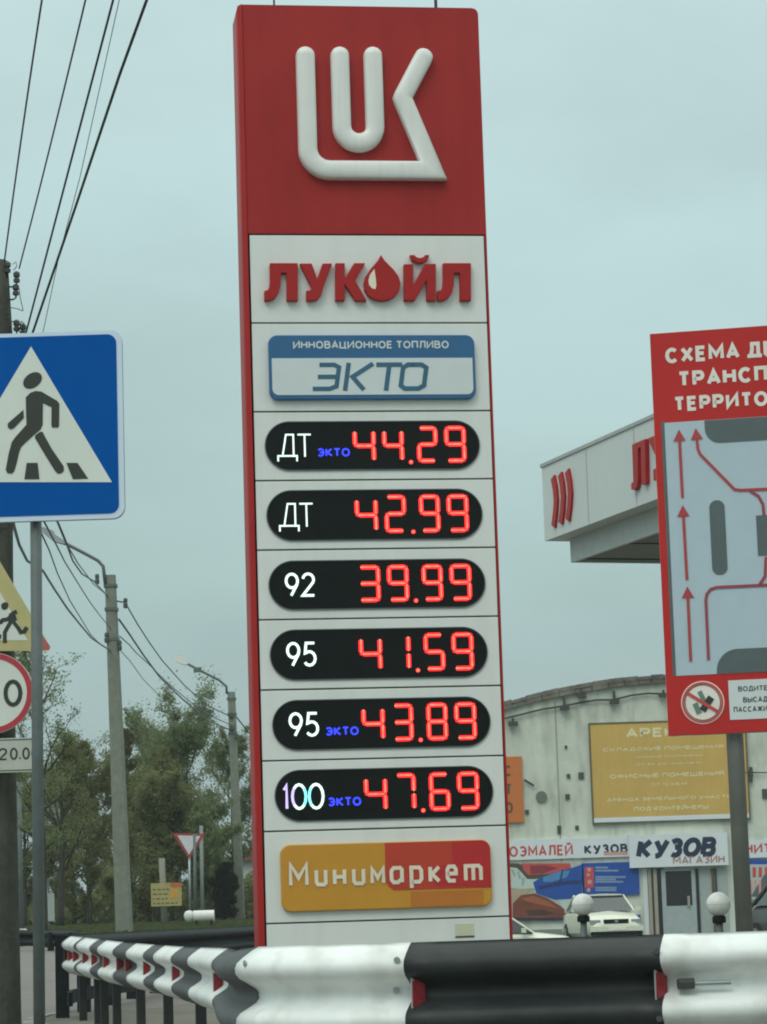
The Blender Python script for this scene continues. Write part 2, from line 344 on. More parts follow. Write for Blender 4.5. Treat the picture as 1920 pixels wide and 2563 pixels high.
def glyph(mb, ch, x0, z0, x1, z1, y, t, mi=0, dy=0.0004, shear=0.0):
    g = GL[ch]; closed = len(g) > 2 and g[2]
    for k, st in enumerate(g[1]):
        pts = [(x0 + t / 2 + u * (x1 - x0 - t) + shear * v * (z1 - z0), z0 + t / 2 + v * (z1 - z0 - t)) for u, v in st]
        strip(mb, pts, t, y - dy * k, mi, closed=bool(closed) and (closed is True and len(st) > 12 or closed == 'first' and k == 0))
def advance(s, gap=.13):
    x = 0.0; out = []
    for ch in s.upper() if not s.islower() else s.upper():
        if ch == ' ': x += .38; continue
        w_ = GL[ch][0] + .12; out.append((ch, x, x + w_)); x += w_ + gap
    return out, x - gap
def text(mb, s, x0, z0, x1, z1, y, mi=0, bold=0.0, npart=None, gap=.13, shear=0.0):
    # bold: stroke as a share of the cap height, on top of a regular weight
    out, W_ = advance(s, gap); ref = W_
    if npart: ref = out[npart - 1][2]
    k = (x1 - x0) / ref; t = (z1 - z0) * (.12 + bold)
    for ch, a, b in out: glyph(mb, ch, x0 + a * k, z0, x0 + b * k, z1, y, t, mi, shear=shear)
    return mb
class Fr:                                                    # a vertical plane: local x along it, z up, front is -y
    def __init__(s, o, yaw):
        s.o = Vector(o); s.yaw = yaw; s.ux = Vector((math.cos(yaw), math.sin(yaw), 0)); s.uy = Vector((-math.sin(yaw), math.cos(yaw), 0))
    def L(s, px, py, off=0.0):
        d = ray(px, py); pl = s.o - s.uy * off
        t = (pl - CAMP).dot(s.uy) / d.dot(s.uy); p = CAMP + d * t - s.o
        return p.dot(s.ux), p.z
    def LL(s, pts, off=0.0): return [s.L(x, y, off) for x, y in pts]
def zc(ox, oy, sc):                                          # coordinates read off an enlarged view -> photograph pixels
    return lambda x, y: (ox + x / sc, oy + y / sc)

# ------------------------------------------------------------------ ground
def sheet(name, m, xs, ys, off, kind='structure', keep=None):
    mb = MB(); nx, ny = len(xs), len(ys)
    vs = [(x, y, ground_h(x, y) + off) for y in ys for x in xs]
    fs = [(j * nx + i, j * nx + i + 1, (j + 1) * nx + i + 1, (j + 1) * nx + i) for j in range(ny - 1) for i in range(nx - 1)
          if keep is None or keep((xs[i] + xs[i + 1]) / 2, (ys[j] + ys[j + 1]) / 2)]
    mb.add(vs, fs); o = mb.build(name, m, smooth=True, fix=False); tag(o, kind=kind); return o
def spaced(a, b, n): return [a + (b - a) * i / n for i in range(n + 1)]
gx = [-500, -300, -200, -100] + spaced(-60, 0.5, 60) + spaced(.8, 8, 24) + [20, 60, 150, 300, 500]
gy = [-200, -50, 0, 12] + spaced(16, 60, 22) + spaced(61, 95, 34) + spaced(97, 121, 12) + [160, 250, 400, 700]
sheet('ground', GRASS, gx, gy, -0.012)
sheet('road', ASPH, [-60, -40] + spaced(-30, 0.5, 30) + [.9, 2, 5, 20, 60], [-60, 0, 12] + spaced(16, 60, 22) + [63], 0.0, keep=lambda x, y: not (x > .55 and y > 60))
sheet('forecourt', mat('forecourt_asphalt', (0.12, 0.125, 0.12), 0.9, var=0.12, scale=0.7, bump=0.3, bscale=30), [.55] + spaced(.8, 8, 24) + [20, 60], spaced(60, 95, 35), 0.0)

# ------------------------------------------------------------------ price pylon
PYO = (-0.9905 + 0.0, 0, 0)
fy = 20.95; fyaw = 0.1408
o0 = P(624.6, 588, fy); pf = Fr((o0.x, o0.y, 0.16), fyaw)
W = pf.L(1210.6, 588)[0]
py = empty('price_pylon', pf.o, fyaw, 'tall red and white fuel price pylon with raised white emblem and six lit price rows', 'price sign')
z6 = zc(560, 0, 2.367); z7 = zc(600, 780, 2.5106); z8 = zc(640, 1400, 2.5106); z9 = zc(600, 2000, 2.367)
rows = [588, 807.8, 1031.8, 1203.5, 1377.6, 1550.6, 1726.7, 1904, 2082, 2311.8]
rowR = [588, 809, 1027, 1198.3, 1369.6, 1543.4, 1716.7, 1892, 2065.3, 2293.6]
lx = [623.4, 627.6, 633.9, 639.8, 643, 648, 654, 660, 663.9, 671]; rx = [1210.6, 1218, 1220.7, 1225.5, 1233.5, 1239.6, 1245.6, 1251.5, 1257.5, 1269.6]
RZ = [(pf.L(lx[i], rows[i])[1] + pf.L(rx[i], rowR[i])[1]) / 2 for i in range(10)]
zt = (pf.L(600, 12)[1] + pf.L(1180, 20)[1]) / 2
DP = 0.36
lw, rw = 0.062, 0.022
MB().box((0.0, 0.012, -0.2), (W, DP, zt - 0.03)).build('core', JOINT, py)
MB().prism(rrect(0.002, RZ[0] + 0.008, W + 0.0, zt, 0.05)[0:0] or [(-0.012, RZ[0] + 0.007), (W + rw, RZ[0] + 0.007), (W + rw, zt - 0.05), (W + rw - .008, zt - 0.024), (W + rw - 0.024, zt - .008), (W + rw - 0.05, zt), (-0.012, zt)], -0.004, DP - 0.01).build('top_panel', RED, py)
# left pillar: rounded red column running the full height
sec = [(-lw, 0.10), (-lw, 0.03), (-lw + 0.006, 0.004), (-lw + 0.016, -0.008), (-0.018, -0.012), (-0.014, -0.006), (-0.013, 0.10)]
sec += [(-0.013, DP), (-lw, DP)]
pb = MB(); n = len(sec); zs = [-0.2, zt - 0.05, zt - 0.012, zt]
for k, zz in enumerate(zs):
    ins = [0, 0, 0.010, 0.035][k]
    pb.v += [(max(x, -lw + ins), y, zz) for x, y in sec]
pb.f = [(j * n + i, j * n + (i + 1) % n, (j + 1) * n + (i + 1) % n, (j + 1) * n + i) for j in range(3) for i in range(n)] + [tuple(range(n)), tuple(range(3 * n, 4 * n))]
pb.m = [0] * len(pb.f)
smooth_by_angle(pb.build('pillar', REDP, py), 50)
MB().box((W + 0.006, -0.006, -0.2), (W + rw, DP, RZ[0] + .004)).build('pillar', REDP, py)
for i in range(10):
    zb = RZ[i + 1] + 0.006 if i < 9 else -0.1
    pn = MB().box((0.0, -0.002 - 0.001 * (i % 2), zb), (W, 0.012, RZ[i] - 0.006)).build('panel', WPAN, py)
    bv = pn.modifiers.new('b', 'BEVEL'); bv.width = 0.004; bv.segments = 2
# emblem: half-round tubes
def sweep(path, hw, dep, y0, name, m, parent, capA=True, capB=True):
    K = 12; P2 = [Vector(p) for p in path]; st = []
    n = len(P2)
    for i, p in enumerate(P2):
        d1 = (p - P2[i - 1]).normalized() if i > 0 else (P2[1] - p).normalized()
        d2 = (P2[i + 1] - p).normalized() if i < n - 1 else d1
        n1 = Vector((-d1.y, d1.x)); nn = (n1 + Vector((-d2.y, d2.x))).normalized(); st.append((p, nn / max(0.28, nn.dot(n1)), 1.0))
    cA = []; cB = []
    d = (P2[1] - P2[0]).normalized(); nA = Vector((-d.y, d.x)); e = (P2[-1] - P2[-2]).normalized(); nB = Vector((-e.y, e.x))
    for k in range(1, 8):
        a = R(90 * k / 7); s_ = max(0.02, math.cos(a))
        cA.append((P2[0] - d * hw * math.sin(a), nA, s_)); cB.append((P2[-1] + e * hw * math.sin(a), nB, s_))
    st = (cA[::-1] if capA else []) + st + (cB if capB else [])
    mb = MB()
    for p, nn, s_ in st:
        for k in range(K + 1):
            a = math.pi * k / K; q = p + nn * (math.cos(a) * hw * s_)
            mb.v.append((q.x, y0 - (dep * 0.45 + dep * 0.55 * math.sin(a) ** 0.7) * (0.4 + 0.6 * s_) if 0 < k < K else y0, q.y))
    c = K + 1
    mb.f = [(i * c + k, i * c + k + 1, (i + 1) * c + k + 1, (i + 1) * c + k) for i in range(len(st) - 1) for k in range(K)]
    mb.m = [0] * len(mb.f)
    return smooth_by_angle(mb.build(name, m, parent), 60)
off = 0.06
A = lambda x, y: pf.L(*z6(x, y), off)
l0 = A(487, 325); l1 = A(503, 1005); tip = A(1243, 1004); kn = A(1060, 575); ke = A(1186, 335)
hw = (A(547, 700)[0] - A(433, 700)[0]) / 2
rad = 0.17 * (W / 1.86)
xl = (l0[0] + l1[0]) / 2; zb = A(800, 1004)[1]
path = [(xl, l0[1])] + [(xl + rad - rad * math.cos(R(a)), zb + rad - rad * math.sin(R(a))) for a in range(0, 91, 10)] + [(tip[0], zb)]
kd = Vector(kn) - Vector((tip[0], zb)); ku = Vector(ke) - Vector(kn)
for t in (0.0,): pass
cn = Vector(kn)
path += [tuple(cn - kd.normalized() * 0.03), tuple(cn + (ku.normalized() - kd.normalized()) * 0.004), tuple(cn + ku.normalized() * 0.03), ke]
sweep(path, hw * 0.98, 0.085, -0.004, 'emblem_stroke', WLOGO, py)
ua = A(690, 325); ub = A(886, 325); uc_ = A(797, 745); ur = (ub[0] - ua[0]) / 2; um = (ua[0] + ub[0]) / 2
sweep([(um - ur, ua[1])] + [(um - ur * math.cos(R(a)), uc_[1] - ur * math.sin(R(a))) for a in range(0, 181, 12)] + [(um + ur, ub[1])], hw * 0.96, 0.085, -0.004, 'emblem_stroke', WLOGO, py)
# raised red letters
LT = {
 'L': [(272, 1562), (438, 1562), (438, 1785), (372, 1785), (372, 1622), (338, 1622), (336, 1690), (326, 1735), (305, 1768), (275, 1784), (240, 1785), (240, 1724), (256, 1724), (268, 1708), (273, 1670)],
 'U': [(448, 1564), (520, 1564), (553, 1655), (584, 1564), (642, 1564), (590, 1705), (576, 1752), (552, 1780), (520, 1786), (488, 1785), (488, 1724), (508, 1724), (520, 1708)],
 'K': [(660, 1562), (716, 1562), (716, 1652), (770, 1562), (838, 1562), (778, 1665), (846, 1785), (778, 1785), (716, 1688), (716, 1785), (660, 1785)],
 'D': [(930, 1513), (950, 1545), (1005, 1600), (1034, 1640), (1046, 1682), (1038, 1725), (1012, 1760), (975, 1780), (935, 1786), (890, 1778), (855, 1756), (833, 1720), (828, 1680), (838, 1642), (865, 1600), (910, 1548)],
 'I': [(1065, 1568), (1121, 1568), (1121, 1690), (1190, 1566), (1255, 1566), (1255, 1785), (1200, 1785), (1200, 1662), (1130, 1785), (1066, 1785)],
 'B': [(1100, 1514), (1128, 1514), (1140, 1527), (1160, 1532), (1180, 1527), (1190, 1514), (1218, 1514), (1205, 1545), (1180, 1560), (1160, 1563), (1136, 1560), (1112, 1545)],
}
LT['L2'] = [(x + 1025, y) for x, y in LT['L']]
for k, pl in LT.items():
    o = MB().prism([pf.L(*z6(x, y), 0.03) for x, y in pl], -0.055, -0.001).build('letter' if k != 'D' else 'drop_emblem', REDL, py)
    bv = o.modifiers.new('b', 'BEVEL'); bv.width = 0.006; bv.segments = 2; bv.limit_method = 'ANGLE'; bv.angle_limit = R(50)
MB().prism([pf.L(*z6(x, y), 0.06) for x, y in [(893, 1592), (900, 1640), (905, 1690), (900, 1712), (880, 1708), (862, 1688), (858, 1660), (868, 1625)]], -0.0565, -0.05).build('drop_highlight', CREAM, py)
# blue fuel plate
a = pf.L(*z7(176, 0), 0.05)[0]; b = pf.L(*z7(1468, 0), 0.05)[0]
pl0 = Fr(pf.o, fyaw)
zz = lambda y: pf.L(*z7(820, y), 0.05)[1]
pt = MB().prism(rrect(a, zz(550), b, zz(146), 0.07), -0.05, -0.004).build('name_plate', [EBLUE], py)
bv = pt.modifiers.new('b', 'BEVEL'); bv.width = 0.008; bv.segments = 2; bv.limit_method = 'ANGLE'; bv.angle_limit = R(50)
wp = rrect(a + 0.022, zz(522), b - 0.022, zz(292), 0.055)
wp = [(x, min(z, zz(292))) for x, z in wp if True]
wp = [p for p in rrect(a + 0.022, zz(522), b - 0.022, zz(292) + 0.05, 0.05) if p[1] < zz(300)] 
wp = sorted([p for p in wp if p[0] < (a + b) / 2], key=lambda p: -p[1]) + sorted([p for p in wp if p[0] >= (a + b) / 2], key=lambda p: p[1])
wp = [(a + 0.022, zz(292))] + wp + [(b - 0.022, zz(292))]
fld = MB().prism(wp, -0.0535, -0.049).build('plate_field', EWHITE, pt)
tb = MB(); text(tb, 'ИННОВАЦИОННОЕ ТОПЛИВО', pf.L(*z7(330, 0), .055)[0], zz(232), pf.L(*z7(1307, 0), .055)[0], zz(184), -0.0525, 0, bold=0.07); tb.build('lettering', EWHITE, pt)
tb = MB(); E0 = [(455, 0), (1195, 0)]
xa = pf.L(*z7(455, 400), .055)[0]; xb = pf.L(*z7(1197, 400), .055)[0]; za, zb_ = zz(497), zz(322); hh = zb_ - za; ww = (xb - xa); sh = 0.16 * hh
q = lambda u, v: (xa + u * (ww - sh) + v * sh, za + v * hh)
th = 0.036
def strokes(lines, wth, y, m, nm, par):
    t_ = MB()
    for i_, l in enumerate(lines): stroke(t_, l, wth, y - 0.0003 * i_, y + 0.002)
    return t_.build(nm, m, par)
tw = 0.11
strokes([[q(0.03, .93), q(0.16, .93), q(.205, .84), q(.205, .16), q(.15, .07), q(0.0, .07)], [q(0.03, .5), q(.20, .5)],
         [q(.285, .0), q(.285, 1.0)], [q(.50, .97), q(.335, .5), q(.45, .03)], [q(.53, .93), q(.76, .93)], [q(.645, .92), q(.645, 0)],
         [q(.84, .93), q(.93, .93), q(.975, .82), q(.975, .18), q(.93, .07), q(.81, .07), q(.77, .18), q(.77, .82), q(.81, .93), q(.86, .93)]], th, -0.0555, TEALT, 'lettering', pt)
# price displays
disp = [
 (z7, 157, 1508, 688, 997, 'ДТ', True, '4429'), (z7, 167, 1525, 1118, 1437, 'ДТ', False, '4299'),
 (z8, 80, 1443, 2, 312, '92', False, '3999'), (z8, 88, 1457, 433, 752, '95', False, '4159'),
 (z8, 103, 1475, 873, 1190, '95', True, '4389'), (z8, 118, 1492, 1310, 1635, '100', True, '4769')]
SEG = {'0': 'abcdef', '1': 'bc', '2': 'abged', '3': 'abgcd', '4': 'fgbc', '5': 'afgcd', '6': 'afgedc', '7': 'abc', '8': 'abcdefg', '9': 'abcdfg'}
spans = [(.404, .516), (.541, .647), (.702, .805), (.831, .938)]
for (zf, x0, x1, y0, y1, lab, ek, dg) in disp:
    yc = (y0 + y1) / 2
    a = pf.L(*zf(x0, yc))[0]; b = pf.L(*zf(x1, yc))[0]; zt_ = pf.L(*zf((x0 + x1) / 2, y0))[1]; zb_ = pf.L(*zf((x0 + x1) / 2, y1))[1]
    w_, h_ = b - a, zt_ - zb_
    dpn = MB().prism(rrect(a, zb_, b, zt_, h_ / 2 - 0.001, 14), -0.0085, -0.001).build('price_display', BLACKG, py)
    bz = MB(); ro = rrect(a, zb_, b, zt_, h_ / 2 - 0.001, 14); ri = rrect(a + .007, zb_ + .007, b - .007, zt_ - .007, h_ / 2 - 0.008, 14); nn_ = len(ro)
    bz.add([(x, -0.014, z) for x, z in ro] + [(x, -0.014, z) for x, z in ri] + [(x, -0.002, z) for x, z in ro] + [(x, -0.002, z) for x, z in ri],
           [f for i in range(nn_) for j in [(i + 1) % nn_] for f in ((i, j, nn_ + j, nn_ + i), (i, 2 * nn_ + i, 2 * nn_ + j, j), (nn_ + i, nn_ + j, 3 * nn_ + j, 3 * nn_ + i))])
    bz.build('bezel', mat('bezel_grey', (0.10, 0.12, 0.12), 0.5), dpn)
    X = lambda u: a + u * w_
    Zv = lambda v: zt_ - v * h_
    if lab == 'ДТ':
        lb = MB(); 
        lw_ = 0.013
        for i_, l in enumerate([[(X(.081), Zv(.70)), (X(.098), Zv(.27)), (X(.132), Zv(.27)), (X(.132), Zv(.72))], [(X(.060), Zv(.81)), (X(.060), Zv(.70)), (X(.147), Zv(.70)), (X(.147), Zv(.81))],
                  [(X(.152), Zv(.27)), (X(.213), Zv(.27))], [(X(.184), Zv(.27)), (X(.184), Zv(.72))]]): stroke(lb, l, lw_, -0.0125 - .0002 * i_, -0.009)
        lb.build('fuel_name', LEDW, dpn)
    else:
        lb = MB()
        tt = h_ * .054
        if lab == '100':
            glyph(lb, '1', X(.036), Zv(.77), X(.066), Zv(.27), -0.0125, tt, 0); glyph(lb, '0', X(.074), Zv(.775), X(.148), Zv(.26), -0.0125, tt, 0); glyph(lb, '0', X(.150), Zv(.775), X(.226), Zv(.26), -0.0130, tt, 0)
            for f_i, pf_ in enumerate(lb.f):
                cx = sum(lb.v[i][0] for i in pf_) / len(pf_); u = (cx - a) / w_
                lb.m[f_i] = 1 if u < .092 else (2 if .13 < u < .165 else 0)
            lb.build('fuel_name', [LEDW, LEDV, LEDY], dpn)
        else:
            glyph(lb, lab[0], X(.073), Zv(.735), X(.140), Zv(.245), -0.0125, tt); glyph(lb, lab[1], X(.149), Zv(.735), X(.214), Zv(.245), -0.0125, tt); lb.build('fuel_name', LEDW, dpn)
    if ek:
        lb = MB(); text(lb, 'ЭКТО', X(.240), Zv(.72), X(.392), Zv(.55), -0.0125, 0, bold=0.07); lb.build('fuel_name', LEDB, dpn)
    for (u0, u1), ch in zip(spans, dg):
        xa_, xb_, z1_, z0_ = X(u0), X(u1), Zv(.10), Zv(.875)
        if ch in '4' and u0 < .6: z1_ = Zv(.14)
        xm = (z1_ + z0_) / 2; t = 0.043
        xi0, xi1, zi1, zi0 = xa_ + t / 2, xb_ - t / 2, z1_ - t / 2, z0_ + t / 2
        g = 0.007; ch_ = 0.016
        ln = {'a': [(xi0 + ch_, zi1), (xi1 - ch_, zi1)], 'g': [(xi0 + ch_, xm), (xi1 - ch_, xm)], 'd': [(xi0 + ch_, zi0), (xi1 - ch_, zi0)],
              'f': [(xi0, zi1 - ch_), (xi0, xm + ch_)], 'b': [(xi1, zi1 - ch_), (xi1, xm + ch_)], 'e': [(xi0, xm - ch_), (xi0, zi0 + ch_)], 'c': [(xi1, xm - ch_), (xi1, zi0 + ch_)]}
        corner = {('a', 'f'): [(xi0 + ch_, zi1), (xi0, zi1 - ch_)], ('a', 'b'): [(xi1 - ch_, zi1), (xi1, zi1 - ch_)], ('d', 'e'): [(xi0 + ch_, zi0), (xi0, zi0 + ch_)], ('d', 'c'): [(xi1 - ch_, zi0), (xi1, zi0 + ch_)],
                  ('f', 'g'): [(xi0, xm + ch_), (xi0 + ch_, xm)], ('b', 'g'): [(xi1, xm + ch_), (xi1 - ch_, xm)], ('e', 'g'): [(xi0, xm - ch_), (xi0 + ch_, xm)], ('c', 'g'): [(xi1, xm - ch_), (xi1 - ch_, xm)]}
        db = MB(); ii = 0
        sg = SEG[ch]
        ls = [ln[c] for c in sg] + [v for k, v in corner.items() if k[0] in sg and k[1] in sg]
        for l in ls:
            stroke(db, l, t * 0.86, -0.0115 - .00012 * ii, -0.009, 0); ii += 1
        for c in sg:                                        # rows of diodes down the middle of each bar
            p0, p1 = Vector(ln[c][0]), Vector(ln[c][1]); d_ = (p1 - p0).normalized() * .006
            strip(db, [tuple(p0 - d_), tuple(p1 + d_)], .013, -0.0145 - .0001 * ii, 1); ii += 1
        db.build('digit', [LEDR, LEDC], dpn)
    q_ = (X(.675), Zv(.845)); db = MB(); db.prism(circle(q_[0], q_[1], 0.018, 10), -0.0125, -0.009, 0); db.prism(circle(q_[0], q_[1], 0.012, 8), -0.0150, -0.0125, 1)
    db.build('decimal_point', [LEDR, LEDC], dpn)
# market plate
X9 = lambda x, y=460: pf.L(*z9(x, y), 0.04)[0]
zm = lambda x, y: pf.L(*z9(x, y), 0.04)[1]
a, b = X9(245), X9(1493); zt9 = (zm(300, 267) + zm(1440, 243)) / 2; zb9 = (zm(300, 668) + zm(1440, 634)) / 2
mk = MB().prism(rrect(a, zb9, b, zt9, 0.075), -0.04, -0.004).build('market_plate', [MYEL], py)
bv = mk.modifiers.new('b', 'BEVEL'); bv.width = 0.008; bv.segments = 2; bv.limit_method = 'ANGLE'; bv.angle_limit = R(50)
rx0 = X9(865); rz0 = zm(1200, 532); ins = 0.006
rp = [p for p in rrect(a + ins, zb9 + ins, b - ins, zt9 - ins, 0.07) if p[0] > rx0 and p[1] > rz0]
MB().prism([(rx0, zt9 - ins)] + [(rx0, rz0 + .07), (rx0 + .02, rz0 + .03), (rx0 + .06, rz0)] + [(b - ins, rz0)] + rp, -0.0425, -0.039).build('plate_field', MRED1, mk)
MB().prism([(X9(1265), zt9 - ins), (X9(1265), zm(1300, 390)), (X9(1150), zm(1200, 395)), (X9(1150), rz0 + .03), (b - ins, rz0 + .002)] + [p for p in rp if p[0] > X9(1300)], -0.0445, -0.0424).build('plate_field', MRED2, mk)
MB().box((X9(1010), -.0425, zb9 + .012), (X9(1440), -.039, rz0 - .014)).build('plate_field', MOR, mk)
tb = MB()
gl = [('М2', 290, 408, 0), ('и', 443, 520, 1), ('н', 551, 632, 1), ('и', 665, 744, 1), ('м', 773, 862, 1), ('а', 888, 972, 1), ('р', 1006, 1087, 1), ('к', 1118, 1192, 1), ('е', 1220, 1292, 1), ('т', 1328, 1440, 1)]
base = (zm(350, 516) + zm(1400, 497)) / 2; xh = zm(480, 408) - zm(480, 516)
for ch, g0, g1, kd_ in gl:
    glyph(tb, ch, X9(g0), base, X9(g1), base + xh * (1.34 if kd_ == 0 else 1.0), -0.0475, 0.029)
tb.build('lettering', CREAM, mk)
# small notice on the lowest panel
n0 = pf.L(*z9(1275, 740)); n1 = pf.L(*z9(1390, 808))
nb = MB().box((n0[0], -0.006, n1[1]), (n1[0], -0.003, n0[1])).build('notice', mat('old_paper', (0.58, 0.58, 0.42), 0.8), py)
MB().box((n0[0], -0.009, n1[1] - 0.012), (n1[0], -0.0025, n1[1] - .001)).build('notice_rail', JOINT, py)
for px_ in (690, 1097):
    u = pf.L(px_, 10)[0]; MB().tube([(u, 0.12, zt - .02), (u, 0.12, zt + 0.35)], 0.008 if px_ < 800 else 0.013, 8).build('mounting_rod', WIRE, py)

# ------------------------------------------------------------------ pedestrian crossing sign
zs_ = zc(0, 600, 3.0725)
Y1 = 13.0
o1 = P(84, 1900, Y1)
sf = Fr((P(78, 1280, Y1).x, Y1, 0.0), 0.0)
cs = empty('crossing_sign', (sf.o.x, sf.o.y, 0), 0, 'blue square pedestrian crossing sign with walking figure on a thin grey post', 'road sign')
A = lambda x, y, o_=0.0: sf.L(*zs_(x, y), o_)
x0_, z1_ = A(-482, 738); x1_, z0_ = A(962, 2142)
rim = MB().prism(rrect(x0_, z0_, x1_, z1_, 0.06, 10), 0.004, 0.03).build('rim', SGREY, cs)
MB().prism(rrect(x0_ + .001, z0_ + .001, x1_ - .001, z1_ - .001, 0.06, 10), 0.0, 0.0045).build('border', SBORD, cs)
MB().prism(rrect(x0_ + .026, z0_ + .026, x1_ - .028, z1_ - .020, 0.045, 10), -0.003, 0.001).build('sign_face', BLUE, cs)
MB().prism([A(240, 822), A(862, 1866), A(-382, 1866)], -0.006, -0.002).build('white_triangle', SWHITE, cs)
cxy = A(252, 1084); hd = [(cxy[0] + .0455 * math.cos(t) * 1.0 + .006 * math.sin(t), cxy[1] + .040 * math.sin(t) + .008 * math.cos(t)) for t in [i * math.pi / 12 for i in range(24)]]
mb = MB(); mb.prism(hd, -0.009, -0.005)
mb.prism([A(*p) for p in [(200, 1215), (235, 1180), (275, 1165), (320, 1170), (440, 1240), (458, 1262), (456, 1430), (448, 1446), (402, 1446), (397, 1430), (398, 1290), (332, 1258), (330, 1420), (315, 1460), (262, 1505), (200, 1560), (165, 1595), (150, 1632), (130, 1720), (112, 1780), (95, 1800), (60, 1798), (46, 1770), (68, 1650), (92, 1560), (120, 1520), (205, 1425)]], -0.009, -0.005)
mb.prism([A(*p) for p in [(182, 1310), (186, 1372), (110, 1450), (85, 1462), (62, 1445), (62, 1415)]], -0.009, -0.005)
mb.prism([A(*p) for p in [(310, 1480), (330, 1480), (350, 1520), (400, 1610), (492, 1745), (492, 1780), (470, 1800), (445, 1800), (425, 1780), (350, 1660), (270, 1525), (275, 1505)]], -0.009, -0.005)
mb.build('walking_figure', SBLACK, cs)
MB().prism([A(*p) for p in [(207, 1718), (291, 1718), (305, 1843), (190, 1843)]], -0.009, -0.005).build('stripe', SBLACK, cs)
MB().prism([A(*p) for p in [(512, 1718), (598, 1718), (680, 1838), (562, 1843)]], -0.009, -0.005).build('stripe', SBLACK, cs)
pt_, pb_ = sf.L(83, 900), sf.L(94.5, 2563)
sl = (pb_[0] - pt_[0]) / (pt_[1] - pb_[1])
MB().tube([(pb_[0] + sl * (pb_[1] + 0.1), 0.062, -0.1), (pt_[0], 0.062, pt_[1])], 0.0285, 14).build('post', GPOST, cs, smooth=True)
for z_ in (A(0, 1000)[1], A(0, 1950)[1]): MB().box((A(200, 1000)[0], 0.031, z_ - .02), (A(330, 1000)[0], 0.037, z_ + .02)).build('bracket', SGREY, cs)

# ------------------------------------------------------------------ old dark utility pole with three signs
zr = zc(0, 1280, 3.0725)
Y2 = 23.5
pb2 = P(-22, 2500, Y2)
up = empty('utility_pole', (pb2.x, Y2, ground_h(pb2.x, Y2) - .05), 0, 'dark weathered utility pole at the left edge, wires running from its top', 'utility pole')
uf = Fr(up.location, 0)
def upx(py_): return np.interp(py_, [640, 830, 1400, 1950, 2563, 2700], [12, 24, 25, 33, 46, 49])
pts = []; mbp = MB(); K = 10
for py_ in [640, 830, 1100, 1400, 1700, 1950, 2250, 2563, 2640]:
    xr = uf.L(upx(py_), py_); wdt = np.interp(py_, [640, 2640], [0.11, 0.17])
    for k in range(K):
        a = 2 * math.pi * k / K; mbp.v.append((xr[0] - wdt + wdt * math.cos(a), 0.2 + wdt * math.sin(a), xr[1]))
mbp.f = [(i * K + k, i * K + (k + 1) % K, (i + 1) * K + (k + 1) % K, (i + 1) * K + k) for i in range(8) for k in range(K)] + [tuple(range(K))]
mbp.m = [0] * len(mbp.f); mbp.build('pole', DPOLE, up, smooth=True)
z1r = zc(0, 0, 2.572)
def hook(px_, py_, s=1.0):
    x_, z_ = uf.L(px_, py_)
    xr = uf.L(upx(py_), py_ + 14)
    h_ = MB().tube([(xr[0] - .05, 0.2, xr[1]), ((xr[0] + x_) / 2, 0.18, xr[1] - .01), (x_, 0.15, z_ - .05), (x_, 0.15, z_ + .02)], 0.008, 6).build('hook', WIRE, up)
    MB().lathe([(0.012 * s, -.03), (0.028 * s, -.025), (0.03 * s, 0), (0.018 * s, .015), (0.03 * s, .03), (0.03 * s, .06), (0.014 * s, .075)], (x_, 0.15, z_), 12).build('insulator', mat('insulator_dark', (0.06, 0.07, 0.06), 0.35), h_)
for px_, py_ in ((36, 690), (34, 722), (13, 665), (36, 812), (52, 822)): hook(px_, py_)
def cur(pts2, r, par, name='wire_loop', dy=0.1, m=None):
    return MB().tube([(*(lambda q_: (q_[0], dy, q_[1]))(uf.L(a_, b_)),) for a_, b_ in pts2], r, 5).build(name, m or WIRE, par)
cur([(44, 715), (47, 740), (54, 770), (54, 772), (38, 766), (20, 763)], 0.004, up)
cur([(22, 800), (32, 798), (38, 806), (40, 820), (48, 826), (56, 818), (56, 803), (50, 797), (47, 808)], 0.006, up)
cur([(30, 670), (38, 660), (36, 648), (28, 655)], 0.004, up)
# triangle sign
ts = empty('children_sign', (uf.o.x, Y2 - 0.12, 0), 0, 'yellow bordered triangular sign with running children, half hidden by the grey post', 'road sign')
tf = Fr(ts.location, 0)
B = lambda x, y, o_=0.0: tf.L(*zr(x, y), o_)
def rtri(ax, ay, bx, by, cx, cy, r):
    pts_ = [Vector(v) for v in ((ax, ay), (bx, by), (cx, cy))]; res = []
    for i in range(3):
        p, a_, c_ = pts_[i], pts_[i - 1], pts_[(i + 1) % 3]; u = (a_ - p).normalized(); v = (c_ - p).normalized()
        for t in (0, .25, .5, .75, 1):
            s1 = p + u * r; s2 = p + v * r; res.append(tuple(s1 * (1 - t) ** 2 + p * 2 * t * (1 - t) + s2 * t * t))
    return res
ap, br_, bl_ = B(-58, 290), B(405, 1072), B(-521, 1072)
MB().prism(rtri(*ap, *br_, *bl_, 0.07), 0.0, 0.02).build('sign_face', YEL, ts)
i1, i2, i3 = B(-58, 520), B(215, 992), B(-331, 992)
MB().prism([i1, i2, i3], -0.003, 0.001).build('white_field', SWHITE, ts)
t1 = MB().prism([B(300, 965), B(330, 958), B(388, 1040), B(380, 1062), B(325, 1062), B(300, 1010)], -0.003, 0.001).build('red_corner', mat('faded_red', (0.45, 0.12, 0.10), 0.6), ts)
mb = MB()
mb.prism([B(*p) for p in [(8, 718), (30, 700), (58, 700), (66, 720), (58, 748), (34, 760), (14, 748)]], -.006, -.002)
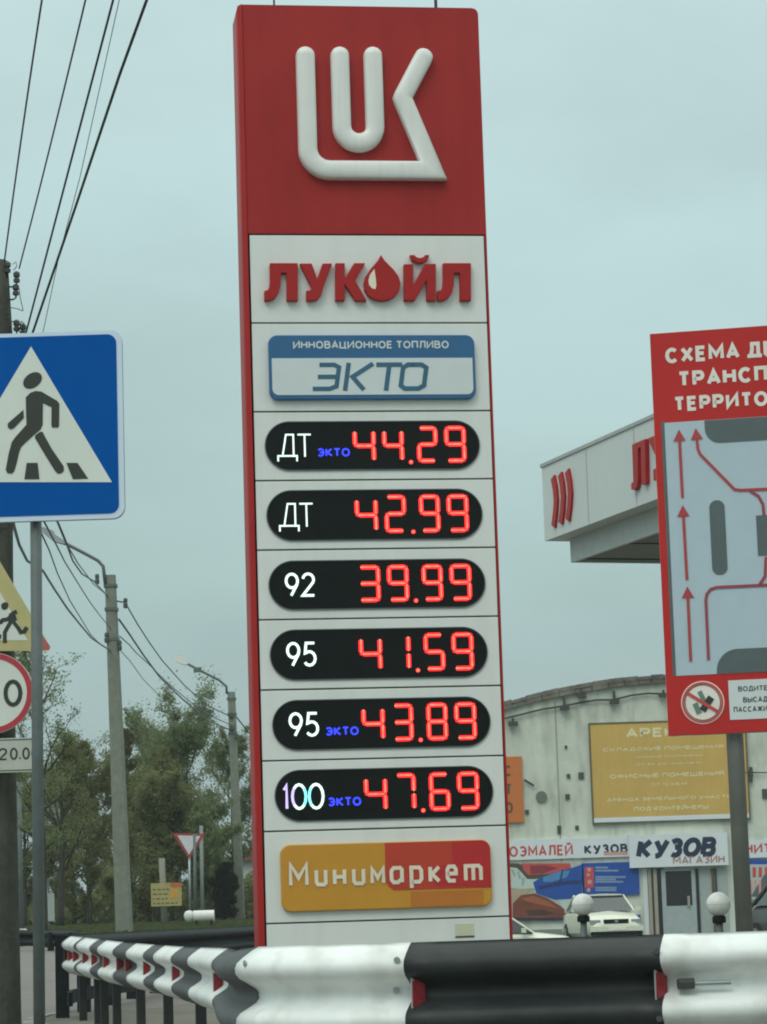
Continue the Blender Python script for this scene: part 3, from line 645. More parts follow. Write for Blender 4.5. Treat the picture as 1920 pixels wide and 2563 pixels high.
for i_, l in enumerate([[(88, 780), (112, 845)], [(90, 790), (130, 768)], [(112, 800), (60, 890), (38, 930), (38, 1010)], [(105, 850), (140, 895), (160, 930), (185, 925), (208, 890)], [(0, 860), (22, 835), (60, 830), (90, 800)]]):
    stroke(mb, [B(*p) for p in l], 0.034 if i_ else .05, -.0055 - .0003 * i_, -.002)
for i_, l in enumerate([[(-20, 850), (6, 850)], [(-20, 960), (10, 965)], [(-120, 760), (-90, 880), (-130, 1000)], [(-100, 860), (-60, 900)]]):
    stroke(mb, [B(*p) for p in l], 0.036, -.008 - .0003 * i_, -.002)
mb.build('running_figures', SBLACK, ts)
# round speed sign
ss = empty('speed_limit_sign', (uf.o.x, Y2 - 0.12, 0), 0, 'round red ringed speed limit sign cut off by the left edge, below the yellow triangle', 'road sign')
c = B(-58, 1397); rr_ = abs(B(254, 1397)[0] - c[0])
MB().prism(circle(*c, rr_, 48), 0.002, 0.022).build('sign_face', SWHITE, ss)
ring(MB(), *c, rr_ - 0.052, rr_ - .004, -0.002, 0.003).build('red_ring', mat('ring_red', (0.45, 0.035, 0.05), 0.45), ss)
mb = MB(); glyph(mb, '0', B(12, 0)[0], B(0, 1506)[1], B(157, 0)[0], B(0, 1295)[1], -0.002, .036); mb.build('number', SBLACK, ss)
mb = MB(); glyph(mb, '2', B(-275, 0)[0], B(0, 1506)[1], B(-130, 0)[0], B(0, 1295)[1], -0.002, .036); mb.build('number', SBLACK, ss)
# time plate
tp = empty('time_plate', (uf.o.x, Y2 - 0.12, 0), 0, 'white rectangular plate with opening times below the round speed sign', 'road sign')
a_, b_ = B(-405, 2022), B(292, 1736)
MB().prism(rrect(a_[0], a_[1], b_[0], b_[1], .02), 0.0, 0.02).build('sign_face', mat('plate_grey', (0.47, 0.50, 0.43), 0.5, var=.06, scale=6), tp)
ring_ = MB(); ro = rrect(a_[0] + .012, a_[1] + .012, b_[0] - .012, b_[1] - .012, .02); ri = rrect(a_[0] + .02, a_[1] + .02, b_[0] - .02, b_[1] - .02, .015); nn_ = len(ro)
ring_.add([(x, -.002, z) for x, z in ro] + [(x, -.002, z) for x, z in ri], [(i, (i + 1) % nn_, nn_ + (i + 1) % nn_, nn_ + i) for i in range(nn_)]); ring_.build('outline', SBLACK, tp)
mb = MB(); [glyph(mb, c_, B(x0, 0)[0], B(0, 1915)[1], B(x1, 0)[0], B(0, 1820)[1], -.002, .016) for c_, x0, x1 in (('8', -330, -272), ('.', -262, -246), ('0', -236, -178), ('0', -168, -110), ('-', -98, -62), ('2', -32, 38), ('0', 56, 116), ('.', 124, 142), ('0', 150, 208), ('0', 218, 276))]; mb.build('lettering', SBLACK, tp)

# ------------------------------------------------------------------ wires
def wire(label, pts3, r, m=WIRE, sag=0.0, name='power_line', group=None):
    a_, b_ = Vector(pts3[0]), Vector(pts3[-1])
    if len(pts3) == 2:
        pts3 = [a_.lerp(b_, t / 14) - Vector((0, 0, 4 * sag * (t / 14) * (1 - t / 14))) for t in range(15)]
    o = MB().tube(pts3, r, 5).build(name, m, smooth=True); tag(o, label, 'cable', group); return o
wire('thin black wire nearest the left edge of the sky, ending at the dark pole top', [P(122, -110, 17), P(11, 655, 23.6)], 0.0075, sag=-.05)
wire('second black wire from the left in the upper sky, ending at the insulators', [P(240, -110, 17), P(48, 672, 23.6)], 0.007, sag=.03)
wire('third black wire from the left in the upper sky, passing behind the crossing sign', [P(312, -110, 17), P(55, 872, 23.4), P(34, 960, 23.6)], 0.0085)
wire('thin pale grey wire between the two thickest black wires in the sky', [P(325, -120, 19), P(200, 445, 22), P(148, 640, 23), P(104, 850, 24), P(40, 1000, 24)], 0.0035, m=WIREF)
wire('thick black cable furthest right in the upper sky, passing behind the crossing sign', [P(407, -110, 17), P(300, 185, 18.2), P(195, 500, 20.8), P(80, 838, 23.4), P(34, 960, 23.7)], 0.011)
YA, YB = 70.0, 107.0
def curve_pts(pl, Ya, Yb):
    n_ = len(pl); return [P(x, y, Ya + (Yb - Ya) * i / (n_ - 1)) for i, (x, y) in enumerate(pl)]
Z3 = lambda l: [zr(*p) for p in l]
wire('dark sagging cable from the dark pole down to the lower bracket of the lamp pole', curve_pts(Z3([(70, -60), (110, 120), (150, 260), (210, 380), (330, 455), (420, 600), (520, 750), (600, 850), (700, 970), (770, 1020), (845, 1068)]), 24, YA), 0.02, m=WIREF)
wire('cable running from behind the crossing sign to the middle of the lamp pole', curve_pts(Z3([(330, 60), (430, 250), (500, 390), (580, 520), (680, 680), (760, 790), (850, 900)]), 30, YA), 0.012, m=WIREF)
wire('faint wire crossing the pale sky beside the signs, lowest of the bundle', curve_pts(Z3([(300, 130), (380, 300), (440, 470), (540, 690), (620, 820), (700, 950), (780, 1030)]), 30, YA), 0.011, m=WIREF)
wire('upper wire slanting from the crossing sign to the top of the lamp pole', curve_pts(Z3([(420, 20), (455, 110), (520, 270), (560, 380), (630, 480), (720, 535), (830, 655)]), 34, YA), 0.018, m=WIREF)
wire('second upper wire beside the lamp arm ending at the lamp pole', curve_pts(Z3([(450, 90), (530, 280), (600, 400), (660, 480), (720, 560), (830, 650)]), 34, YA), 0.012, m=WIREF)
wire('loose wire from the top bracket of the lamp pole towards the tall tree', curve_pts(Z3([(900, 690), (965, 700), (985, 740), (1060, 870), (1150, 1010), (1250, 1150), (1420, 1340), (1590, 1490), (1764, 1573)]), YA, YB), 0.022, m=WIREF)
wire('thick wire from the lamp pole passing over the tall tree to the far pole', curve_pts(Z3([(915, 830), (1000, 950), (1100, 1100), (1229, 1275), (1400, 1440), (1600, 1610), (1770, 1680)]), YA, YB), 0.028, m=WIREF)
wire('lower wire from the lamp pole with a small clamp, running to the far pole', curve_pts(Z3([(920, 960), (1000, 1030), (1040, 1080), (1150, 1180), (1300, 1330), (1560, 1545), (1770, 1640)]), YA, YB), 0.017, m=WIREF)
wire('thin lowest wire leaving the lamp pole towards the trees', curve_pts(Z3([(930, 1075), (1000, 1150), (1100, 1290), (1229, 1420), (1500, 1640), (1770, 1770)]), YA, YB), 0.012, m=WIREF)
wire('short wire slanting down from the far lamp pole behind the price pylon', [P(588, 1790, YB), P(700, 1930, 125)], 0.03, m=WIREF)

# ------------------------------------------------------------------ concrete lamp poles
def conc_pole(name, label, base, top, Y, w0, w1, armpts, headpts, headmat, r_arm):
    b3 = P(*base, Y); root = empty(name, (b3.x, Y, ground_h(b3.x, Y) - .05), 0, label, 'lamp post', 'concrete lamp poles beside the far road')
    f_ = Fr(root.location, 0); t3 = f_.L(*top); b3 = f_.L(*base); k = (b3[0] - t3[0]) / (t3[1] - b3[1]); xb = b3[0] + k * b3[1]
    mb_ = MB(); h = t3[1]
    c_ = 0.25
    for z_, w_, x_ in ((0, w0, xb), (h, w1, t3[0])):
        q_ = w_ / 2; e_ = q_ * c_
        mb_.v += [(x_ + sx, sy, z_) for sx, sy in ((-q_ + e_, -q_), (q_ - e_, -q_), (q_, -q_ + e_), (q_, q_ - e_), (q_ - e_, q_), (-q_ + e_, q_), (-q_, q_ - e_), (-q_, -q_ + e_))]
    mb_.f = [(i, (i + 1) % 8, 8 + (i + 1) % 8, 8 + i) for i in range(8)] + [tuple(range(8)), tuple(range(8, 16))]; mb_.m = [0] * 10
    mb_.build('pole', CONC, root)
    arm = MB().tube([(*(lambda q_: (q_[0], -w1 / 2 - .03, q_[1]))(f_.L(*p)),) for p in armpts], r_arm, 8).build('lamp_arm', GPOST, root, smooth=True)
    hp = [f_.L(*p) for p in headpts]
    MB().prism(hp, -w1 / 2 - .16, -w1 / 2 + .1).build('lamp_head', headmat, arm)
    for t in (0.05, .16, .3):
        zc_ = h * (1 - t * .6); xx = t3[0] + (xb - t3[0]) * t * .6
        MB().box((xx - w1 * .62, -w1 * .62, zc_ - .04), (xx + w1 * .62, w1 * .62, zc_ + .04)).build('bracket', GPOST, root)
    return root, f_
pa, paf = conc_pole('lamp_pole', 'tall grey concrete lamp pole left of the tall tree, wires at its top', (311, 2318), (276, 1440), YA, 0.42, 0.27,
    [zr(815, 560), zr(800, 430), zr(760, 385), zr(650, 325), zr(520, 258), zr(420, 195)], [zr(310, 150), zr(340, 130), (zr(420, 160)), zr(440, 200), zr(520, 250), zr(500, 262), zr(420, 240)], SGREY, .045)
for x_, y_ in ((752, 530), (825, 980), (970, 715), (925, 1040)):
    q_ = paf.L(*zr(x_, y_)); MB().lathe([(0.03, -.12), (0.06, -.1), (0.06, 0), (.04, .03), (0.06, .06), (0.05, .14)], (q_[0], -.15, q_[1]), 10).build('insulator', mat('insulator_dark', (0.06, 0.07, 0.06), .4), pa)
z5 = zc(300, 1600, 2.765)
pbm, pbf = conc_pole('lamp_pole', 'farther concrete lamp pole with a white lamp head, beside the price pylon', (602, 2305), (579, 1732), YB, 0.38, 0.29,
    [z5(742, 380), z5(740, 330), z5(690, 285), z5(610, 245), z5(545, 212), z5(470, 172)], [z5(370, 128), z5(385, 115), z5(430, 118), z5(465, 150), z5(478, 178), z5(440, 180), z5(385, 152)], GLOBE, .05)
q_ = pbf.L(*z5(540, 210)); MB().box((q_[0] - .15, -.3, q_[1] - .12), (q_[0] + .15, -.1, q_[1] + .06)).build('junction_box', GPOST, pbm)
for x_, y_ in ((773, 528), (780, 615), (810, 675)):
    q_ = pbf.L(*z5(x_, y_)); MB().lathe([(0.05, -.1), (0.09, -.08), (0.09, .08), (.05, .1)], (q_[0], -.2, q_[1]), 8).build('insulator', mat('insulator_dark', (0.06, 0.07, 0.06), .4), pbm)

# ------------------------------------------------------------------ guardrails
PROF = [(0, 0), (.012, .022), (.035, .055), (.055, .077), (.072, .083), (.09, .081), (.107, .068), (.125, .038), (.142, .012), (.155, .003), (.175, .003), (.188, .012), (.205, .038), (.223, .068), (.24, .081), (.258, .083), (.275, .077), (.295, .055), (.318, .022), (.33, 0)]
def catmull(pts_, n=10):
    res = []
    P_ = [Vector(p) for p in pts_]; P_ = [P_[0] * 2 - P_[1]] + P_ + [P_[-1] * 2 - P_[-2]]
    for i in range(1, len(P_) - 2):
        for k in range(n):
            t = k / n; a_, b_, c_, d_ = P_[i - 1:i + 3]
            res.append(0.5 * ((2 * b_) + (c_ - a_) * t + (2 * a_ - 5 * b_ + 4 * c_ - d_) * t * t + (-a_ + 3 * b_ - 3 * c_ + d_) * t ** 3))
    res.append(P_[-2]); return res
class Rail:
    def __init__(s, pts_, ztop):
        s.p = catmull(pts_, 14); s.z = ztop; s.s = [0]
        for i in range(1, len(s.p)): s.s.append(s.s[-1] + (s.p[i].xy - s.p[i - 1].xy).length)
        s.len = s.s[-1]
    def at(s, d):
        d = max(0, min(s.len - 1e-6, d)); i = max(k for k in range(len(s.s)) if s.s[k] <= d); i = min(i, len(s.p) - 2)
        t = (d - s.s[i]) / (s.s[i + 1] - s.s[i]); p = s.p[i].lerp(s.p[i + 1], t)
        a_ = s.p[max(i - 1, 0)]; b_ = s.p[min(i + 2, len(s.p) - 1)]; tg = (b_ - a_); tg.z = 0; tg.normalize()
        return p, tg
    def section(s, d0, d1, m, parent, side, slant=(0.0, 0.0), step=0.09, name='beam_section', dn=0.0, ext=0.0):
        n_ = max(2, int((d1 - d0) / step)); mb_ = MB(); K_ = len(PROF)
        for layer in (0, 1):
            for i in range(n_ + 1):
                base_d = d0 + (d1 - d0) * i / n_
                for z_, nn in PROF:
                    fade = 1.0
                    p, tg = s.at(base_d + (slant[0] + (slant[1] - slant[0]) * i / n_) * nn)
                    nr = Vector((tg.y, -tg.x, 0)) * side
                    q_ = p + nr * (nn + dn - 0.004 * layer); mb_.v.append((q_.x, q_.y, p.z - .33 + z_))
        o_ = (n_ + 1) * K_
        for i in range(n_):
            for k in range(K_ - 1):
                a_ = i * K_ + k; mb_.f.append((a_, a_ + 1, a_ + K_ + 1, a_ + K_)); mb_.f.append((o_ + a_, o_ + a_ + K_, o_ + a_ + K_ + 1, o_ + a_ + 1))
            for k in (0, K_ - 1):
                a_ = i * K_ + k; mb_.f.append((a_, a_ + K_, o_ + a_ + K_, o_ + a_))
        for i in (0, n_):
            for k in range(K_ - 1): a_ = i * K_ + k; mb_.f.append((a_, a_ + 1, o_ + a_ + 1, o_ + a_))
        mb_.m = [0] * len(mb_.f)
        return mb_.build(name, m, parent, smooth=True, fix=False)
ZT = EYE - 0.090
ZL = EYE - .14
front = Rail([(6.2, 9.95, ZT), (4.0, 9.62, ZT), (2.0, 9.36, ZT), (0.9, 9.24, ZT), (0.1, 9.15, ZT), (-.24, 9.16, ZT), (-.44, 9.36, ZT), (-.55, 9.9, ZT - .01), (-.66, 11.2, ZT - .03), (-.86, 13.7, ZL + .005), (-1.25, 16.6, ZL - .01), (-1.62, 18.8, ZL - .01), (-2.13, 21.2, ZL + .005), (-2.55, 23.0, ZL + .03), (-2.9, 24.4, ZL + .05)], ZT)
gr = empty('guardrail', (0, 9.2, 0), 0, 'striped black and white crash barrier in front of the pylon, red reflectors in its groove', 'guardrail')
gr.location = (0, 0, 0)
def find_s(pxt):
    best = None
    for i in range(2400):
        d = front.len * i / 2399; p, tg = front.at(d); nr = Vector((tg.y, -tg.x, 0)) * -1
        x_, _ = proj(p); e_ = abs(x_ - pxt)
        if best is None or e_ < best[0] - 1e-9: best = (e_, d)
    return best[1]
# stripe borders by where they stand along the rail (metres from its right end)
sw = [find_s(x) for x in (1660, 1032, 648)]
print('guard', sw, front.len)
SIDE = -1
p_, t_ = front.at(1.0)
# which side faces the road / camera
if (Vector((t_.y, -t_.x, 0)) * SIDE).y > 0: SIDE = 1
xsL = [571, 505, 460, 414, 387, 343, 308, 269, 249, 215, 208, 179, 173, 151]
bordersL = [find_s(x) for x in xsL]
bl = [0.0] + sw + bordersL + [front.len]
cols = [WPAINT, BPAINT, WPAINT, GPAINT] + [WPAINT if i % 2 == 0 else GPAINT for i in range(len(bl) - 5)]
for i in range(len(bl) - 1):
    if bl[i + 1] - bl[i] < 0.03: continue
    sl_ = -0.42 if i < 3 else 0.0
    front.section(bl[i], bl[i + 1], cols[i], gr, SIDE, slant=(0 if i == 0 else .42 if i < 3 else .15, .42 if i < 2 else .15))
print([round(x, 2) for x in bl])
HOUS = mat('reflector_housing', (0.42, 0.42, 0.40), .5)
def refl(d, par, fin=True, w_=.055):
    p, tg = front.at(d); nr = Vector((tg.y, -tg.x, 0)) * SIDE; z0_ = p.z - .33 + .112; z1_ = z0_ + .105
    if not fin: out_ = (nr * .8 + tg * .9).normalized(); b = p + nr * .012 - tg * .03; w_ = .06
    else: out_ = (nr + tg * .1).normalized(); b = p + nr * .004
    th_ = Vector((-out_.y, out_.x, 0)); th_ = th_ if th_.y < 0 else -th_
    def slab(u0, u1, t0, t1, za, zb):
        q = [b + out_ * u0 + th_ * t0, b + out_ * u1 + th_ * t0, b + out_ * u1 + th_ * t1, b + out_ * u0 + th_ * t1]
        return MB().add([(v.x, v.y, za + (.01 if k in (1, 2) else 0)) for k, v in enumerate(q)] + [(v.x, v.y, zb - (.012 if k in (1, 2) else 0)) for k, v in enumerate(q)], [(0, 1, 2, 3), (4, 5, 6, 7), (0, 1, 5, 4), (1, 2, 6, 5), (2, 3, 7, 6), (3, 0, 4, 7)])
    r_ = slab(.004, w_, 0, .005, z0_, z1_).build('reflector', REFL, par)
    slab(0, w_ + .004, -.004, -.0002, z0_ - .006, z1_ + .010).build('housing', HOUS, r_)
for d in (sw[0] + .03, sw[1] - .01): refl(d, gr, False)
for x in (560, 451, 377, 330, 309, 275, 245, 222, 198, 185, 172, 160): refl(find_s(x), gr, True, .05)
for x_, fr_ in ((985, .86), (985, .52), (985, .14), (1625, .86), (1625, .14), (668, .86), (668, .14)):
    d = find_s(x_); p, tg = front.at(d); nr = Vector((tg.y, -tg.x, 0)) * SIDE
    k = int(np.argmin([abs(z - .33 * fr_) for z, _ in PROF])); b = p + nr * (PROF[k][1] + .001); zb_ = p.z - .33 + PROF[k][0]
    MB().tube([(b.x, b.y, zb_), (b.x + nr.x * .007, b.y + nr.y * .007, zb_)], .011, 8).build('bolt_head', GPAINT if x_ > 1000 else SGREY, gr)
# end bolt pointing along the white section
p, tg = front.at(sw[0] - .05); nr = Vector((tg.y, -tg.x, 0)) * SIDE
b0 = p + nr * .045; zb_ = p.z - .33 + .165
MB().tube([(b0.x, b0.y, zb_), (b0.x - tg.x * .16, b0.y - tg.y * .16, zb_)], 0.008, 8).build('bolt', SGREY, gr)
MB().tube([(b0.x + tg.x * .02, b0.y + tg.y * .02, zb_), (b0.x - tg.x * .035, b0.y - tg.y * .035, zb_)], 0.019, 6).build('bolt_nut', JOINT, gr)
PSTM = mat('post_dark', (.022, .026, .025), .7, var=.2)
def post(rail, d, side, par, zg, h_off=.04, w_=.05, m=None):
    p, tg = rail.at(d); nr = Vector((tg.y, -tg.x, 0)) * side; c_ = p - nr * 0.09
    ps = []
    for z_ in (zg, p.z - h_off):
        for sa, sb in ((-1, -1), (1, -1), (1, 1), (-1, 1)): q_ = c_ + tg * w_ * sa + nr * w_ * 1.2 * sb; ps.append((q_.x, q_.y, z_))
    MB().add(ps, [(0, 1, 2, 3), (4, 5, 6, 7), (0, 1, 5, 4), (1, 2, 6, 5), (2, 3, 7, 6), (3, 0, 4, 7)]).build('post', m or JOINT, par)
# posts read at x = 182, 215, 252, 320, 385, 465 of the photograph
for x in (180, 217, 232, 262, 320, 386, 463): post(front, find_s(x), SIDE, gr, 0.15, w_=.027, m=PSTM)
for d in (0.6, 2.6, 4.6): post(front, d, SIDE, gr, 0.15)

gb = empty('guardrail', (0, 0, 0), 0, 'dark barrier on the far side of the pylon island, seen from behind with its posts', 'guardrail')
zb2 = EYE - .085
back = Rail([(-2.9, 24.6, zb2 - .005), (-2.99, 25.4, zb2), (-2.95, 26.8, zb2), (-2.75, 30, zb2), (-2.4, 34, zb2 + .0), (-1.85, 39, zb2), (-.6, 41, zb2), (1.2, 42, zb2)], zb2)
DK = mat('dark_steel', (0.016, 0.02, 0.024), 0.7, var=.2, scale=3, spec=.2)
MB_ = back.section(0, back.len, DK, gb, 1, step=.3, name='beam')
for i in range(12):
    post(back, 0.6 + i * 1.5, 1, gb, 0.12, h_off=0.0, w_=.05, m=DK)
lo = MB()
for s_ in range(40):
    p, tg = back.at(back.len * s_ / 39); lo.v += [(p.x, p.y - .05, p.z - .62), (p.x, p.y - .05, p.z - .50)]
lo.f = [(2 * i, 2 * i + 2, 2 * i + 3, 2 * i + 1) for i in range(39)]; lo.m = [0] * 39
lo_ = lo.build('lower_beam', DK, gb, fix=False); sm_ = lo_.modifiers.new('s', 'SOLIDIFY'); sm_.thickness = .04
# barrier across the road at the far left
gl_ = empty('guardrail', (0, 0, 0), 0, 'low dark barrier at the grass edge on the far left of the road', 'guardrail')
hx = lambda x: ground_h(x, 58)
farr = Rail([(-12, 57, .53 + .62), (-8.0, 57, .53 + .62 - .2), (-6.5, 56.8, .50 + .2), (-5.6, 55, .5 + .2)][0:0] or [(-14, 58, .98), (-9, 58, .96), (-7.4, 57, .93), (-6.2, 54, .90)], .9)
farr.section(0, farr.len, DK, gl_, 1, step=.4, name='beam')
for i in range(6): post(farr, .3 + i * 1.9, -1, gl_, .4, m=DK)

# ------------------------------------------------------------------ pylon island with kerb stones
isl = [(p.x, p.y) for p in (Vector((q.x, q.y, 0)) for q in front.p[::4])]
poly = []
for q in front.p[::5]:
    poly.append((q.x, q.y))
n_f = len(poly)
inner = [(x, y) for x, y in poly]
far_pts = [(-3.3, 25.6), (-3.15, 27.5), (-2.9, 30.5), (-2.6, 34.5), (-2.1, 39.5), (-.6, 42), (3, 44), (9, 44), (9, 9.6)]
def outset(pts_, d):
    res = []
    c_ = Vector((1.5, 22))
    n_ = len(pts_)
    for i, p in enumerate(pts_):
        a_ = Vector(pts_[max(i - 1, 0)]); b_ = Vector(pts_[min(i + 1, n_ - 1)]); t = (b_ - a_).normalized(); nn = Vector((t.y, -t.x)); nn = nn if i < 0 else nn
        if (Vector(p) - c_).dot(nn) < 0: nn = -nn
        res.append((p[0] + nn.x * d, p[1] + nn.y * d))
    return res
edge = outset(poly, 0.32) + far_pts
ZI = 0.17
im = MB(); nE = len(edge); im.v = [(x, y, ZI) for x, y in edge] + [(x, y, -.1) for x, y in edge]
im.f = [tuple(range(nE))] + [(i, (i + 1) % nE, nE + (i + 1) % nE, nE + i) for i in range(nE)]; im.m = [0] * len(im.f)
il = im.build('island', DIRT); tag(il, kind='structure')
tot = []; 
for i in range(n_f + 4):
    a_, b_ = Vector(edge[i]), Vector(edge[i + 1]); tot.append((a_, b_, (b_ - a_).length))
buf = []; L_ = 0; pts_k = [Vector(edge[0])]
allp = []
for a_, b_, l_ in tot:
    k = max(1, int(l_ / .05)); allp += [a_.lerp(b_, j / k) for j in range(k)]
acc = 0; cur_ = [allp[0]]
KS = mat('kerb_concrete', (0.27, 0.275, 0.26), .9, var=.15, scale=3, bump=.3)
for j in range(1, len(allp)):
    acc += (allp[j] - allp[j - 1]).length; cur_.append(allp[j])
    if acc > 0.98:
        a_, b_ = cur_[0], cur_[-1]; t = (b_ - a_).normalized(); b_ = b_ - t * .012; nn = Vector((t.y, -t.x))
        if ((a_ + b_) / 2 - Vector((1.5, 22))).dot(nn) < 0: nn = -nn
        if a_.x < 6:
            q_ = [a_ + nn * .005, b_ + nn * .005, b_ + nn * .15, a_ + nn * .15]; zt_ = ZI + .012 + random.uniform(-.004, .004)
            mbk = MB().add([(v.x, v.y, -.05) for v in q_] + [(v.x, v.y, zt_ - (.012 if i > 1 else 0)) for i, v in enumerate(q_)], [(0, 1, 2, 3), (4, 5, 6, 7), (0, 1, 5, 4), (1, 2, 6, 5), (2, 3, 7, 6), (3, 0, 4, 7)])
            mbk.build('kerb_stone', KS, il)
        acc = 0; cur_ = [allp[j]]

# ------------------------------------------------------------------ globe lamps
zg = zc(1220, 2050, 2.367)
def globe_lamp(label, px_, py_, Y, d):
    c_ = P(px_, py_, Y); root = empty('globe_lamp', (c_.x, Y, 0), 0, label, 'lamp', 'white globe lamps on short posts'); h = c_.z; r_ = d / 2
    prof = [(r_ * math.cos(R(a)), r_ * math.sin(R(a))) for a in range(-72, 91, 9)]
    MB().lathe([(max(.002, a), b) for a, b in prof], (0, 0, h), 24).build('globe', GLOBE, root, smooth=True)
    MB().lathe([(r_ * .999, -.004), (r_ * 1.012, -.003), (r_ * 1.012, .003), (r_ * .999, .004)], (0, 0, h), 28).build('seam', mat('seam_grey', (.5, .52, .5), .5), root)
    MB().lathe([(.075, -.17), (.085, -.16), (.085, -.10), (.07, -.08)], (0, 0, h - r_ + .09), 16).build('neck', BLACKG, root, smooth=False)
    MB().tube([(0, 0, -.05), (0, 0, h - r_ - .07)], .045, 12).build('post', GPOST, root, smooth=True)
globe_lamp('white globe lamp on a short post in front of the cream car', zg(566, 508)[0], zg(566, 508)[1], 37, .30)
globe_lamp('white globe lamp on a short post beside the information board post', zg(1369, 505)[0], zg(1369, 505)[1], 34, .30)

# ------------------------------------------------------------------ information board
y3 = 17.8; zz2 = zc(1300, 780, 2.6726); zz3 = zc(1300, 1300, 2.6726)
oB = P(1625, 835, y3); bf = Fr((oB.x, oB.y, 0), -math.atan(.20))
ib = empty('information_board', (bf.o.x, bf.o.y, 0), bf.yaw, 'large red traffic scheme board with arrows, on a grey round post at the right edge', 'sign board')
C2 = lambda x, y, o_=0: bf.L(*zz2(x, y), o_)
C3 = lambda x, y, o_=0: bf.L(*zz3(x, y), o_)
xl_ = (C2(868, 150)[0] + C3(1003, 1445)[0]) / 2; ztb = C2(868, 150)[1]; zbb = C3(1003, 1445)[1]; xr_ = xl_ + (ztb - zbb) * .64
print('board', xl_, xr_, ztb, zbb)
bd = MB().box((xl_, 0, zbb), (xr_, .03, ztb)).build('board', REDB, ib)
MB().box((xl_ - .004, .03, zbb - .004), (xr_ + .004, .045, ztb + .006)).build('frame', mat('frame_pale', (0.6, 0.5, 0.48), .5), ib)
ix0 = (C2(970, 745)[0] + C3(1050, 1040)[0]) / 2; izt = C2(975, 745)[1]; izb = C3(1055, 1047)[1]; ix1 = xr_ - (ix0 - xl_)
MB().box((ix0, -.003, izb), (ix1, .001, izt)).build('scheme_field', SKYP, ib)
MB().box((ix0 - .022, -.002, izb - .0), (ix0 - .0005, .001, izt + .01)).build('field_border', SGRN, ib)  # dark border line down the left of the scheme field
def tline(s_, x0z, yt, yb, x1z, npart, sel=C2):
    mb_ = MB(); x0_, z0_ = sel(x0z, yb); x0_, z1_ = sel(x0z, yt); 
    text(mb_, s_, x0_, z0_, x1z, z1_, -.003, bold=.115, npart=npart); mb_.build('lettering', BWHITE, ib)
cen = (xl_ + xr_) / 2
def tl2(s_, xz, yt, yb, xe, npart):
    # the part of the line seen in the photograph fixes the letter width
    tline(s_, xz, yt, yb, C2(xe, (yt + yb) / 2)[0], npart)
tl2('СХЕМА ДВИЖЕНИЯ', 972, 245, 350, 1475, 5)
tl2('ТРАНСПОРТА ПО', 1058, 402, 508, 1560, 5)
tl2('ТЕРРИТОРИИ АЗС', 1030, 572, 672, 1560, 6)
yl = [-.006]
def bprism(pts_, m, name='scheme_shape', y=-.006, y1=-.0028):
    return MB().prism(pts_, y, y1).build(name, m, ib)
# traffic islands drawn on the scheme
a0 = C2(1238, 725); a1 = C2(1275, 840); 
zb_s = C2(1350, 878)[1]; rr_s = .10
bprism([(a0[0], izt - .002), (a0[0], zb_s + rr_s)] + [(a0[0] + rr_s - rr_s * math.cos(R(t)), zb_s + rr_s - rr_s * math.sin(R(t))) for t in range(10, 91, 10)] + [(ix1 - .02, zb_s), (ix1 - .02, izt - .002)], SGRN)
u0, u1 = C2(1275, 1400)[0], C2(1378, 1400)[0]; ut = C2(1325, 1262)[1]; ub_ = C3(1332, 372)[1]
bprism(rrect(u0, ub_, u1, ut, (u1 - u0) / 2 - .002), SGRN)
MB().box((u0 + .05, -.0075, (ut + ub_) / 2), (u1 - .05, -.0055, (ut + ub_) / 2 + .018)).build('scheme_shape', SKYP, ib)
g0 = C2(1583, 1365); g1 = C3(1590, 245)
bprism([(g0[0], g1[1]), (g0[0] + .36, g1[1]), (g0[0] + .36, g0[1]), (g0[0], g0[1])], SGRN)
MB().box((g0[0] + .08, -.0075, g1[1] + .0), (g0[0] + .3, -.0055, g0[1] - .02)).build('scheme_shape', PRED, ib)
h0 = C3(1322, 1025); h1 = C3(1420, 870)
zt_s = C3(1460, 866)[1]; rr_s = min(.14, zt_s - izb - .01)
bprism([(h0[0], izb + .002), (h0[0], zt_s - rr_s)] + [(h0[0] + rr_s - rr_s * math.cos(R(t)), zt_s - rr_s + rr_s * math.sin(R(t))) for t in range(10, 91, 10)] + [(ix1 - .02, zt_s), (ix1 - .02, izb + .002)], SGRN)
def arrow(pts_, head=True, w_=.019):
    mb_ = MB(); stroke(mb_, pts_, w_, -.009, -.0058)
    if head:
        (x0, y0), (x1, y1) = pts_[-2], pts_[-1]; d = Vector((x1 - x0, y1 - y0)).normalized(); n_ = Vector((-d.y, d.x)); t = Vector((x1, y1))
        mb_.prism([tuple(t + n_ * .04), tuple(t + d * .075), tuple(t - n_ * .04)], -.0095, -.0058)
    mb_.build('scheme_arrow', SLINE if not head else mat('arrow_red', (0.40, 0.045, 0.05), .5), ib)
arrow([C3(1147, 950), C3(1128, 525)]); arrow([C3(1122, 405), C2(1098, 1370)]); arrow([C2(1092, 1245), C2(1072, 865)])
arrow([C3(1266, 940), C3(1248, 540), C3(1255, 500), C3(1280, 468), C3(1320, 455), (C3(1657, 440)[0] + .1, C3(1657, 440)[1])], False)
arrow([(C2(1657, 1190)[0] + .1, C2(1657, 1190)[1]), C2(1480, 1195), C2(1440, 1190), C2(1210, 955), C2(1195, 920), C2(1188, 855)])
arrow([C2(1540, 1198), C2(1600, 1235), C2(1630, 1290), C2(1637, 1365)], False)
arrow([C3(1650, 250), C3(1645, 380), C3(1605, 440)], False)
